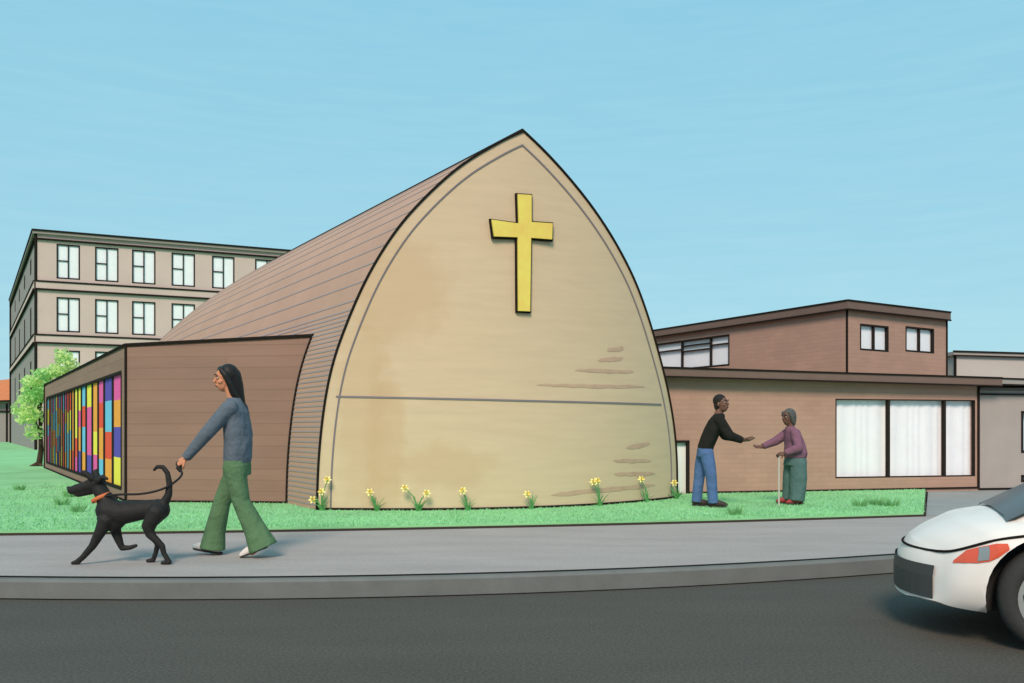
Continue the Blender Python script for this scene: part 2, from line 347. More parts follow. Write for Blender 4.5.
# ------------------------------------------------------------------ annex with the stained glass side
A0 = Vector((-5.92, 13.8, 0)); A1 = A0+Vector((-.62, 1, 0))*12.3; AR = Vector((-2.35, 13.37, 0)); AB = Vector((-10.2, 27.2, 0))
AT = (A1-A0).normalized(); AN = Vector((-AT.y, AT.x, 0)); AL = (A1-A0).length
annex = thing('annex_building', 'low brown annex with a stained glass side wall, left of the vaulted church', 'building', (A0.x, A0.y, .2))
m_annex = mat('brown boarding', (148, 116, 102), .9, noise=.07, nscale=1.4, stretch=(.5, .5, 4), brick=((1, .02), .17, 3.2, .07))
m_annexs = mat('brown side boarding', (148, 116, 102), .9, noise=.07, nscale=1.4, stretch=(.5, .5, 4), brick=((AT.x, AT.y), .17, 3.2, .06))
ZA, ZAR = 2.61, 2.74
GZ0, GZ1 = .38, 2.21; s0, _ = on_plane(121.5, 400, A0, AT); s1, _ = on_plane(46.5, 400, A0, AT)
mb = MB()
def apt(s_, z, o=0): p = A0+AT*s_+AN*o; return Vector((p.x, p.y, z))
ztop_s = lambda s_: ZA
for (a, b, z0, z1) in ((0, s0, .15, ZA), (s1, AL, .15, ZA), (s0, s1, .15, GZ0), (s0, s1, GZ1, ZA)):
    mb.poly([apt(a, z0), apt(b, z0), apt(b, z1), apt(a, z1)], 1)
for (a, z0, b, z1) in ((s0, GZ0, s1, GZ0), (s1, GZ0, s1, GZ1), (s1, GZ1, s0, GZ1), (s0, GZ1, s0, GZ0)):
    mb.poly([apt(a, z0), apt(b, z1), apt(b, z1, -.14), apt(a, z0, -.14)], 1)
mb.poly([(A0.x, A0.y, .15), (AR.x, AR.y, .15), (AR.x, AR.y, ZAR), (A0.x, A0.y, ZA)], 0)
mb.poly([(AB.x, AB.y, .15), (A1.x, A1.y, .15), (A1.x, A1.y, ZA), (AB.x, AB.y, ZAR)], 0)
mb.build('wall', [m_annex, m_annexs], annex)
def up(p, z): return Vector((p.x, p.y, z))
mb = MB(); mb.hexa([up(A0, ZA-.05), up(AR, ZAR-.05), up(AB, ZAR-.05), up(A1, ZA-.05), up(A0, ZA), up(AR, ZAR), up(AB, ZAR), up(A1, ZA)])
mb.build('roof', mat('roof felt', (90, 80, 74), .9), annex)
mb = MB()
mb.bar(up(A0, ZA), up(AR, ZAR), .05, .035); mb.bar(up(A0, ZA), up(A1, ZA), .05, .035); mb.bar(up(A0, .2), up(A0, ZA), .035)
mb.bar(up(A1, .2), up(A1, ZA), .05); mb.bar(up(A0, .215), up(A1, .215), .05, .03); mb.bar(up(A0, .215), up(AR, .215), .04, .03)
mb.build('edge_trim', M_INK, annex)
fl = []; dA = AR-A0                                       # flashing where the annex front meets the curved vault
for p in resample(archL, 200):
    cr_ = lambda a, b_: a[0]*b_[1]-a[1]*b_[0]
    t = -cr_((p[0]-A0.x, p[1]-A0.y), dA)/cr_((-.627, 1), dA); q = Vector((p[0]-.627*t, p[1]+t, p[2]))
    if .15 < q.z < .0+ZA+(ZAR-ZA)*(q.x-A0.x)/dA.x: fl.append(q+Vector((-.005, -.01, 0)))
mb = MB(); mb.tube(fl, .02); mb.build('flashing', M_INK, annex)
gz = mb = MB(); fw = .05
for (a, z0, b, z1) in ((s0, GZ0, s1, GZ0), (s1, GZ0, s1, GZ1), (s1, GZ1, s0, GZ1), (s0, GZ1, s0, GZ0)): mb.bar(apt(a, z0, -.004), apt(b, z1, -.004), .05, .03, up=AN)
EDG = [121.3, 111, 102.5, 96.5, 90.8, 84.7, 80, 76.5, 73, 70.3, 67.8, 65.5, 63.4, 61.4, 59.5, 57.7, 56, 54.4, 52.9, 51.5, 50.2, 49, 47.9, 46.7]
sv = [on_plane(x, 400, A0, AT)[0] for x in EDG]; NS = len(sv)-1
for k in range(1, NS): mb.bar(apt(sv[k], GZ0, -.03), apt(sv[k], GZ1, -.03), (.22, .25, .3, .33, .27, .24)[min(k//4, 5)], .012, up=AN)
win = mb.build('stained_glass_window', M_WFRAME, annex); win['label'] = 'window of tall coloured glass strips in black mullions'
PAL = {c: mat('glass '+c, v, .7, noise=.06, nscale=9, spec=.05) for c, v in dict(pink=(236, 98, 166), orange=(248, 166, 74), purple=(98, 84, 176), yellow=(246, 228, 86), blue=(118, 194, 226), red=(240, 88, 66)).items()}
PK = list(PAL)
first = [('yellow', 'purple', 'orange', 'pink'), ('orange', 'red', 'blue', 'purple'), ('blue', 'orange', 'red', 'pink'), ('pink', 'yellow', 'orange', 'orange'), ('purple', 'pink', 'pink', 'yellow'), ('orange', 'blue', 'red', 'blue'), ('purple', 'orange', 'pink', 'yellow')]
for k in range(NS):
    cs = first[k] if k < len(first) else [random.choice(PK) for _ in range(random.choice((4, 5)))]
    cut = np.sort(np.r_[0, (np.arange(1, len(cs))+rng.uniform(-.15, .15, len(cs)-1))/len(cs), 1]); mb = MB()
    a, b = sv[k], sv[k+1]
    for i, c in enumerate(cs):
        za, zb = GZ0+(GZ1-GZ0)*cut[i], GZ0+(GZ1-GZ0)*cut[i+1]; mb.poly([apt(a, za, -.03), apt(b, za, -.03), apt(b, zb, -.03), apt(a, zb, -.03)], i)
    mb.build('glass_strip', [PAL[c] for c in cs], win)

# ------------------------------------------------------------------ walls with real openings
def wall_open(mb, P, T, Nn, w, z0, z1, ops, depth=.12, mi=0):   # P start, T along, Nn outward; ops = (s0, s1, z0, z1)
    zt = z1 if callable(z1) else (lambda s_: z1)
    ss = sorted({0, w, *[o[0] for o in ops], *[o[1] for o in ops]}); zs = sorted({z0, *[o[2] for o in ops], *[o[3] for o in ops]})+[None]
    pt = lambda s_, z, o=0: Vector((P.x+T.x*s_+Nn.x*o, P.y+T.y*s_+Nn.y*o, zt(s_) if z is None else z))
    for i in range(len(ss)-1):
        for j in range(len(zs)-1):
            cs_ = (ss[i]+ss[i+1])/2; cz = (zs[j]+zs[j+1])/2 if zs[j+1] is not None else zs[j]+.01
            if any(o[0] < cs_ < o[1] and o[2] < cz < o[3] for o in ops): continue
            mb.poly([pt(ss[i], zs[j]), pt(ss[i+1], zs[j]), pt(ss[i+1], zs[j+1]), pt(ss[i], zs[j+1])], mi)
    for (a, b, c, d) in ops:
        for (s_, z, s2, z2) in ((a, c, b, c), (b, c, b, d), (b, d, a, d), (a, d, a, c)):
            mb.poly([pt(s_, z), pt(s2, z2), pt(s2, z2, -depth), pt(s_, z, -depth)], mi)
def window(P, T, Nn, op, parent, vbars=(), hbars=(), fw=.05, depth=.12, pleat=.0, label=None, curtain=M_WHITE, name='window'):
    a, b, c, d = op; pt = lambda s_, z, o=0: Vector((P.x+T.x*s_+Nn.x*o, P.y+T.y*s_+Nn.y*o, z)); mb = MB(); o_ = -.03
    h = fw/2
    for (s_, z, s2, z2) in ((a, c+h, b, c+h), (b-h, c, b-h, d), (b, d-h, a, d-h), (a+h, d, a+h, c)): mb.bar(pt(s_, z, o_), pt(s2, z2, o_), fw, .07, up=Nn)
    for t in vbars: s_ = a+(b-a)*t; mb.bar(pt(s_, c, o_), pt(s_, d, o_), fw*.8, .06, up=Nn)
    for (t0, t1, tz) in hbars: z = c+(d-c)*tz; mb.bar(pt(a+(b-a)*t0, z, o_), pt(a+(b-a)*t1, z, o_), fw*.7, .055, up=Nn)
    f = mb.build(name, M_WFRAME, parent)
    if label: f['label'] = label
    q = [pt(a+h, c+h, o_-.01), pt(b-h, c+h, o_-.01), pt(b-h, d-h, o_-.01), pt(a+h, d-h, o_-.01)]
    if (q[1]-q[0]).cross(q[2]-q[1]).dot(Nn) < 0: q = q[::-1]
    mb = MB(); mb.poly(q); mb.build('pane', M_GLASS, f, recalc=False)
    mb = MB(); n = 1 if not pleat else int((b-a)/.035); r1, r2 = [], []
    for k in range(n+1):
        s_ = a+.003+(b-a-.006)*k/n; o2 = -depth+.003+(pleat*(.5+.5*math.sin(k*1.3+math.sin(k*.37)*2)) if pleat else 0); r1.append(pt(s_, c+.002, o2)); r2.append(pt(s_, d-.002, o2))
    mb.grid([r1, r2]); mb.build('curtain', curtain, f, smooth=bool(pleat))
    return f

# ------------------------------------------------------------------ hall on the right
HA = Vector((2.2, 15.35, 0)); HB = Vector((8.80, 17.0, 0)); HC = Vector((10.2, 21.6, 0)); HE = Vector((8.3, 28, 0)); HD = Vector((-3.1, 23.9, 0))
HT = (HB-HA).normalized(); HN = Vector((HT.y, -HT.x, 0)); HW = (HB-HA).length
hall = thing('hall_building', 'brown two level hall with large white windows, right of the church', 'building', (HA.x, HA.y, .2))
m_hall = mat('pinkish brown brick', (180, 143, 126), .9, noise=.06, nscale=1.5, brick=((HT.x, HT.y), .085, .3, .055))
zr = lambda x: 2.21-.0125*(x-2.2)                        # underside of the low roof
sw0, zt = on_plane(835.5, 399.5, HA, HT); sw1, _ = on_plane(975, 430, HA, HT); zwb = .43
sd0, sd1 = .06, on_plane(689, 430, HA, HT)[0]
cuts = [sw0]+[on_plane(x, 430, HA, HT)[0] for x in (889, 945)]+[sw1]
ops = [(cuts[i], cuts[i+1], zwb, 1.865) for i in range(3)]; dop = (sd0, sd1, .205, 1.12)
mb = MB(); wall_open(mb, HA, HT, HN, HW, .15, lambda s_: zr(HA.x+HT.x*s_), ops+[dop], .12)
for p, q in ((HB, HC), (HC, HE), (HE, HD), (HD, HA)): mb.poly([up(p, .15), up(q, .15), up(q, zr(q.x)), up(p, zr(p.x))])
mb.build('wall', m_hall, hall)
for i, o in enumerate(ops): window(HA, HT, HN, o, hall, fw=.02, depth=.12, pleat=.018, label=['wide pane window next to the brick', 'middle wide pane window', 'narrow pane window at the wall end'][i])
hp = lambda s_, z, o=0: Vector((HA.x+HT.x*s_+HN.x*o, HA.y+HT.y*s_+HN.y*o, z))
m_door = mat('white door paint', (244, 243, 238), .5, noise=.02)
mb = MB(); mb.poly([hp(sd0, .2, -.05), hp(sd1, .2, -.05), hp(sd1, 1.12, -.05), hp(sd0, 1.12, -.05)]); door = mb.build('door', m_door, hall)
mb = MB(); mb.bar(hp(sd1-.02, .2, -.01), hp(sd1-.02, 1.12, -.01), .045, .06, up=HN); mb.bar(hp(sd0, 1.1, -.01), hp(sd1, 1.1, -.01), .045, .06, up=HN); mb.build('door_frame', M_WFRAME, door)
mb = MB(); mb.tube([hp(sd0+.1, .68, -.05), hp(sd0+.1, .68, .0), hp(sd0+.2, .68, .0)], .012); mb.build('handle', M_WFRAME, door)
# low roof slab
m_fascia = mat('dark brown fascia', (118, 97, 88), .8, noise=.06, nscale=3)
FA = HA+HN*.22-HT*.05; FBm = HA+HT*(HW+.35)+HN*.22; FB = HA+HT*(HW+1.5)+HN*.22
TR = .155
mb = MB(); P = [FA, FBm, Vector((11.0, 21.7, 0)), HE+Vector((.3, .3, 0)), HD+Vector((0, .3, 0)), HA]
mb.prism(P, [zr(p.x)+.002 for p in P], [zr(p.x)+TR for p in P]); mb.build('lower_roof', m_fascia, hall)
mb = MB(); P = [FBm, FB, Vector((12.2, 21.7, 0)), Vector((11.0, 21.7, 0))]; mb.prism(P, [zr(p.x)+.03 for p in P], [zr(p.x)+TR-.01 for p in P]); mb.build('roof_end', mat('grey roof end', (158, 150, 144), .6), hall)  # last stretch of the low roof, in a paler grey
mb = MB()
for (p, q, dz) in ((FA, FBm, 0), (FA, FBm, TR), (FBm, FB, TR-.01), (FBm, FB, .03)): mb.bar(up(p, zr(p.x)+dz)+HN*.006, up(q, zr(q.x)+dz)+HN*.006, .025, .028)
mb.bar(up(HB, .2), up(HB, zr(HB.x)), .035); mb.bar(hp(sd1, .215, .005), hp(HW, .215, .005), .035, .03)
mb.build('edge_trim', M_INK, hall)
# upper block
UC = Vector((6.70, 18.0, 0)); UL = Vector((3.3, 24.15, 0)); UR = Vector((9.56, 19.8, 0)); UB = UR+(UL-UC)
TL = (UL-UC).normalized(); NL = Vector((-TL.y, TL.x, 0)); NL = NL if NL.x < 0 else -NL
TRr = (UR-UC).normalized(); NR = Vector((TRr.y, -TRr.x, 0)); ZU0, ZU1 = 2.2, 3.85
m_up_l = mat('brown brick upper side', (180, 143, 126), .9, noise=.06, nscale=1.5, brick=((TL.x, TL.y), .085, .3, .055))
m_up_r = mat('brown brick upper front', (180, 143, 126), .9, noise=.06, nscale=1.5, brick=((TRr.x, TRr.y), .085, .3, .055))
a1, z1 = on_plane(729.5, 334, UC, TL); a0, _ = on_plane(655, 340, UC, TL); _, zb1 = on_plane(729.5, 365.5, UC, TL)
lop = (a1, min(a0, (UL-UC).length-.3), zb1, z1)
rops = []
for (x0, x1) in ((860, 888.5), (905.5, 934)):
    s_, zt_ = on_plane(x0, 323.5 if x0 < 900 else 326, UC, TRr); s2, zb_ = on_plane(x1, 352 if x0 < 900 else 353.5, UC, TRr); rops.append((s_, s2, zb_, zt_))
mb = MB(); wall_open(mb, UC, TL, NL, (UL-UC).length, ZU0, ZU1, [lop], .07, 0); wall_open(mb, UC, TRr, NR, (UR-UC).length, ZU0, ZU1, rops, .07, 1)
mb.poly([up(UR, ZU0), up(UB, ZU0), up(UB, ZU1), up(UR, ZU1)], 0); mb.poly([up(UL, ZU0), up(UB, ZU0), up(UB, ZU1), up(UL, ZU1)], 1)
mb.build('upper_wall', [m_up_l, m_up_r], hall)
window(UC, TL, NL, lop, hall, vbars=(.24, .62), hbars=((0, .24, .72), (.24, .62, .62), (.24, .62, .8), (.62, 1, .7)), fw=.04, depth=.07, label='long strip window with transoms on the upper side wall')
for o, t in zip(rops, ('left', 'right')): window(UC, TRr, NR, o, hall, vbars=(.5,), fw=.034, depth=.07, label='small two pane window on the upper front, %s of the pair' % t)
oc = lambda p, a, b: p+NL*a+NR*b
RP = [oc(UC, .1, .1), oc(UR, -.0, .1), oc(UB, -.1, -.1), oc(UL, .1, -.1)]
mb = MB(); mb.prism(RP, ZU1-.15, ZU1+.03); mb.build('upper_roof', m_fascia, hall)
mb = MB()
for z in (ZU1-.15, ZU1+.03):
    mb.bar(up(RP[0], z), up(RP[3], z), .035, .03); mb.bar(up(RP[0], z), up(RP[1], z), .035, .03)
mb.bar(up(UC, ZU0), up(UC, ZU1+.03), .035); mb.bar(up(UR, ZU0), up(UR, ZU1), .04); mb.build('upper_trim', M_INK, hall)

# ------------------------------------------------------------------ grey neighbours on the right
m_gar = mat('grey brown render', (170, 158, 152), .9, noise=.07, nscale=1.2)
G0 = Vector((8.87, 17.06, 0)); GT = Vector((1, .2, 0)).normalized(); GN = Vector((GT.y, -GT.x, 0)); GW = 6.0
gar = thing('garage_building', 'low flat grey garage standing right against the end of the brown hall', 'building', (G0.x, G0.y, .2))
gs, gzt = on_plane(1021, 411, G0, GT); gop = [(gs, gs+.5, CH+(HY-452)/FP*18, gzt), (gs, gs+.5, .3, CH+(HY-474)/FP*17.6)]
mb = MB(); wall_open(mb, G0, GT, GN, GW, .1, 2.1, gop, .1)
G1 = G0+GT*GW; gb = Vector((.32, 1, 0)).normalized()*4.2; G2, G3 = G1+gb, G0+gb
for p, q in ((G1, G2), (G2, G3), (G3, G0)): mb.poly([up(p, .1), up(q, .1), up(q, 2.1), up(p, 2.1)])
mb.build('wall', m_gar, gar)
mb = MB(); mb.hexa([up(p, 2.05) for p in (G0, G1, G2, G3)]+[up(p+GN*(.03 if i < 2 else 0), 2.105) for i, p in enumerate((G0, G1, G2, G3))]); mb.build('roof', mat('garage roof', (110, 102, 98), .8), gar)
mb = MB(); mb.bar(up(G0, 1.98)+GN*.03, up(G1, 1.98)+GN*.03, .035, .03); mb.bar(up(G0, .18)+GN*.01, up(G1, .18)+GN*.01, .03, .04); mb.build('edge_trim', M_INK, gar)
m_bluecurt = mat('pale blue blind', (190, 214, 226), .8)
for o, t in zip(gop, ('upper', 'lower')): window(G0, GT, GN, o, gar, fw=.05, curtain=m_bluecurt, label='%s window of the grey garage' % t)
B0 = Vector((10.98, 22.3, 0)); BT = Vector((1, .28, 0)).normalized(); BN = Vector((BT.y, -BT.x, 0)); zbt = CH+(HY-355.5)/FP*22.3
bei = thing('flat_roofed_building', 'pale beige flat roofed block standing behind the low grey garage', 'building', (B0.x, B0.y, .1))
m_bei = mat('pale beige render', (196, 184, 176), .9, noise=.05, nscale=1)
q1 = B0+BT*14; q3 = B0+Vector((-.06, 1, 0))*9; q2 = q1+Vector((0, 9, 0)); b0l = B0+Vector((-.05, .0, 0))
mb = MB(); mb.prism([B0, q1, q2, q3], 0, zbt); mb.build('wall', m_bei, bei)
mb = MB(); P = [B0-BT*.1+BN*.06, q1+BN*.06, q2, q3-BT*.1]; mb.prism(P, zbt+.001, zbt+.09); mb.build('parapet', mat('beige coping', (172, 160, 152), .8), bei)
mb = MB(); mb.bar(up(P[0], zbt+.1), up(P[1], zbt+.1), .05, .04); mb.bar(up(P[0], zbt-.0), up(P[1], zbt), .04, .03); mb.bar(up(B0, 0), up(B0, zbt), .05); mb.build('edge_trim', M_INK, bei)

# ------------------------------------------------------------------ grey apartment block, far left
E0 = Vector((-26.45, 50, 0)); ET = Vector((12.1, 5.5, 0)).normalized(); EN = Vector((ET.y, -ET.x, 0)); EW = 17.5
ES = Vector((-16.4, 27, 0)); EST = ES.normalized(); ESN = Vector((-EST.y, EST.x, 0)); ESW = ES.length; EZ = 12.25
apt_b = thing('apartment_block', 'grey four storey block with rows of white windows behind the annex', 'building', (E0.x, E0.y, 0))
m_apt = mat('grey render', (206, 180, 172), .9, noise=.05, nscale=.5); m_apts = mat('shaded grey render', (150, 140, 138), .9, noise=.06, nscale=.5)  # second grey is the block's render with its side shade put into the colour
cols = [(56.5, 80), (95, 118.5), (132, 155.5), (171.5, 195), (212, 234.5), (255, 279), (297, 321)]
eops = []
for r in range(3):
    for (x0, x1) in cols:
        s_, _ = on_plane(x0, 0, E0, ET); s2, _ = on_plane(x1, 0, E0, ET); zt_ = 11.74-r*2.98; eops.append((s_, s2, zt_-1.95, zt_))
mb = MB(); wall_open(mb, E0, ET, EN, EW, -.05, EZ, eops, .07, 0)
sops = []
for r, zt_ in enumerate((11.5, 8.6, 5.4)):
    for c in range(4):
        s_ = 4+c*6.6; sops.append((s_, s_+1.1, zt_-(.9 if r == 0 else 2.0), zt_))
wall_open(mb, E0, EST, ESN, ESW, -.05, EZ, sops, .15, 1)
F1 = E0+ET*EW; F2 = F1+ES; F3 = E0+ES
for p, q in ((F1, F2), (F2, F3)): mb.poly([up(p, -.05), up(q, -.05), up(q, EZ), up(p, EZ)], 1)
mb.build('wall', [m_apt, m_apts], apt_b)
for o in eops: window(E0, ET, EN, o, apt_b, vbars=(.5,), hbars=((0, .5, .52),), fw=.075, depth=.07)
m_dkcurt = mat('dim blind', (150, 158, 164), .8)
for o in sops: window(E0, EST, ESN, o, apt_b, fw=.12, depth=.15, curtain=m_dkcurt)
mb = MB(); P = [E0+EN*.15+ESN*.15, F1+EN*.15, F2, F3+ESN*.15]; mb.prism(P, EZ-.05, EZ+.12); mb.build('roof', mat('grey coping', (150, 138, 132), .8), apt_b)
def band(mb, z, h, pr):
    mb.bar(up(E0, z)+EN*pr/2-ET*.0, up(F1, z)+EN*pr/2, pr, h); mb.bar(up(E0, z)+ESN*pr/2, up(F3, z)+ESN*pr/2, pr, h)
for z in (9.36, 6.38):
    mb = MB(); band(mb, z, .42, .1); mb.build('belt_course', m_apt, apt_b)
mb = MB()
for z in (9.58, 9.14, 6.6, 6.16, EZ-.32): band(mb, z, .09, .14)
mb.bar(up(E0, 0), up(E0, EZ), .12); mb.bar(up(P[0], EZ+.14), up(P[1], EZ+.14), .1, .1); mb.bar(up(P[0], EZ+.14), up(P[3], EZ+.14), .1, .1); mb.bar(up(F3, 0)+ESN*.02, up(F3, EZ)+ESN*.02, .16)
mb.build('edge_trim', M_INK, apt_b)

# ------------------------------------------------------------------ orange roofed house, far left
h0 = Vector((-45.1, 82, 0))
hs = thing('house', 'small grey house with an orange tiled roof at the far left', 'house', (h0.x, h0.y, 0))
mb = MB(); mb.prism([(h0.x-9, 82), (h0.x, 82), (h0.x+.0, 90), (h0.x-9, 90)], -.05, 4.1); mb.build('wall', m_apts, hs)
m_tile = mat('orange tile', (206, 124, 78), .8, noise=.12, nscale=1.4, stretch=(1, 1, 6), bump=.3, bscale=4)
mb = MB(); x0, x1 = h0.x-9.5, h0.x+.4; zt_ = 6.5
mb.poly([(x0, 81.3, 3.7), (x1, 81.3, 4.0), (x1, 86, zt_), (x0, 86, zt_-1.0)]); mb.poly([(x1, 81.3, 4.0), (x1, 90.6, 4.0), (x1, 86, zt_)]); mb.poly([(x0, 90.6, 3.7), (x1, 90.6, 4.0), (x1, 86, zt_), (x0, 86, zt_-1.0)]); mb.poly([(x0, 81.3, 3.7), (x0, 90.6, 3.7), (x0, 86, zt_-1)])
mb.build('roof', m_tile, hs)
mb = MB(); mb.bar((x0, 81.2, 3.66), (x1, 81.2, 3.96), .14); mb.bar((x0, 81.9, 3.0), (h0.x, 81.9, 3.0), .12); mb.bar((h0.x-.9, 81.95, 0), (h0.x-.9, 81.95, 3.7), .12); mb.build('eaves_trim', M_INK, hs)

# ------------------------------------------------------------------ tree beside the annex
def leafy(m):
    n = m.node_tree; p = n.nodes['Principled BSDF']; t = n.nodes.new('ShaderNodeBsdfTranslucent'); mx = n.nodes.new('ShaderNodeMixShader'); mx.inputs[0].default_value = .45
    c = p.inputs['Base Color']; n.links.new(c.links[0].from_socket, t.inputs[0]); n.links.new(p.outputs[0], mx.inputs[1]); n.links.new(t.outputs[0], mx.inputs[2]); n.links.new(mx.outputs[0], n.nodes['Material Output'].inputs[0])
    return m
def leaf_mesh(name, centers, mats, parent, size):
    vs, fs, ms = [], [], []
    for (c, r, n, mi) in centers:
        for _ in range(n):
            d = rng.normal(size=3); d /= np.linalg.norm(d); p = np.array(c)+d*np.array(r)*rng.uniform(.35, 1.05)
            a = rng.normal(size=3); a /= np.linalg.norm(a); b = np.cross(a, rng.normal(size=3)); b /= np.linalg.norm(b); s_ = size*rng.uniform(.6, 1.3)
            k = len(vs); vs += [p-a*s_, p+b*s_*.5, p+a*s_, p-b*s_*.5]; fs.append([k, k+1, k+2, k+3]); ms.append(mi if rng.random() < .85 else 1-mi)
    mb = MB(); mb.v = [tuple(v) for v in vs]; mb.f = fs; mb.m = ms
    return mb.build(name, mats, parent, recalc=False)
TY = 27.4; tb = at(38.5, 466, TY); tb.z = .2
tree = thing('tree', 'slim young tree with a bright lime green crown beside the annex', 'tree', tuple(tb))
m_l1 = mat('lime leaf', (222, 246, 166), .7, noise=.15, nscale=3); m_l2 = mat('mid green leaf', (170, 220, 140), .7, noise=.15, nscale=3); m_bark = mat('bark', (78, 58, 48), .9, noise=.2, nscale=8, bump=.4)
P = lambda x, y, dy=0: at(x, y, TY+dy)
mb = MB()
mb.tube([tb-Vector((0, 0, .1)), P(41, 450), P(40.5, 432), P(40, 408), P(46, 380)], [.10, .075, .06, .045, .02])
mb.tube([P(41, 437), P(36.5, 424, -.1), P(34, 414, -.2)], [.04, .03, .015]); mb.tube([P(40.5, 428), P(43, 418, .1), P(48, 400, .2)], [.04, .03, .015])
mb.tube([P(40, 412), P(34, 395, .2), P(30, 385, .3)], [.035, .025, .012]); mb.tube([P(44, 390), P(54, 372, .1), P(62, 360, .1)], [.03, .02, .01]); mb.tube([tb+Vector((0, 0, .1)), tb+Vector((-.22, -.1, -.02))], [.06, .03]); mb.tube([tb+Vector((0, 0, .1)), tb+Vector((.2, -.12, -.02))], [.06, .03])
mb.build('trunk', m_bark, tree, smooth=True)
cl_ = []
for (x, y, rx, ry, n, mi) in ((64, 358, 6, 10, 420, 0), (58, 371, 12, 7, 520, 0), (45, 374, 12, 6, 420, 1), (33, 382, 9, 7, 420, 0), (37, 394, 12, 11, 700, 1), (27, 398, 6, 10, 380, 0), (26, 415, 9, 10, 560, 0), (36, 414, 8, 9, 420, 0), (34, 432, 6, 8, 260, 0), (50, 388, 7, 9, 300, 1), (70, 364, 5, 7, 200, 0), (19, 408, 4, 6, 110, 0)):
    for k in range(2): cl_.append((tuple(P(x, y, (-.45, .4)[k])), (rx*TY/FP, .5, ry*TY/FP), int(n*.28), mi))
leaf_mesh('crown', cl_, [leafy(m_l1), leafy(m_l2)], tree, .075)

# ------------------------------------------------------------------ grass on the front lawn
def blades(n):
    xs = rng.uniform(-9.5, 8.0, n*3); ys = rng.uniform(0, 1, n*3)**1.5
    x, y = xs, np.array([L(q) for q in xs])+.02+ys*9
    px = CX+FP*x/y; k = (px > -60) & (px < 1000)
    k &= ~((x > 5.46+(y-11.93)*.465)); x, y = x[k][:n], y[k][:n]; n = len(x)
    h = rng.uniform(.012, .034, n); a = rng.uniform(0, 6.28, n); w = .007; lx = rng.normal(0, .014, n); ly = rng.normal(0, .014, n)
    v = np.zeros((n, 3, 3)); v[:, 0] = np.stack([x-np.cos(a)*w, y-np.sin(a)*w, np.full(n, .198)], 1); v[:, 1] = np.stack([x+np.cos(a)*w, y+np.sin(a)*w, np.full(n, .198)], 1); v[:, 2] = np.stack([x+lx, y+ly, .2+h], 1)
    return v
v = blades(52000); tu = []
for (cx_, cy_) in ((62, 505), (78, 512), (70, 497), (20, 490), (98, 488), (860, 506), (876, 505), (892, 506), (250, 520), (735, 515)):
    c = at(cx_, cy_, 1.1*FP/(cy_-HY)); n = 70; a = rng.uniform(0, 6.28, n); r = rng.uniform(0, .09, n); q = np.zeros((n, 3, 3)); x = c.x+np.cos(a)*r; y = c.y+np.sin(a)*r
    q[:, 0] = np.stack([x-.009, y, np.full(n, .198)], 1); q[:, 1] = np.stack([x+.009, y, np.full(n, .198)], 1); q[:, 2] = np.stack([x+np.cos(a)*.08, y+np.sin(a)*.05, .2+rng.uniform(.06, .15, n)], 1); tu.append(q)
allv = np.concatenate([v]+tu).reshape(-1, 3); nb = len(allv)//3
me = bpy.data.meshes.new('grass'); me.vertices.add(len(allv)); me.vertices.foreach_set('co', allv.ravel()); me.loops.add(nb*3); me.loops.foreach_set('vertex_index', np.arange(nb*3, dtype=np.int32))
me.polygons.add(nb); me.polygons.foreach_set('loop_start', np.arange(0, nb*3, 3, dtype=np.int32)); me.polygons.foreach_set('loop_total', np.full(nb, 3, dtype=np.int32))
me.polygons.foreach_set('material_index', (np.arange(nb) >= len(v)).astype(np.int32)); me.update()
me.materials.append(mat('grass blade', (143, 203, 144), .8, noise=.16, nscale=2)); me.materials.append(mat('dark grass tuft', (112, 168, 108), .8, noise=.2, nscale=5))
gr = bpy.data.objects.new('grass', me); COL.objects.link(gr); tag(gr, 'short green grass on the front lawn', 'grass', kind='stuff')

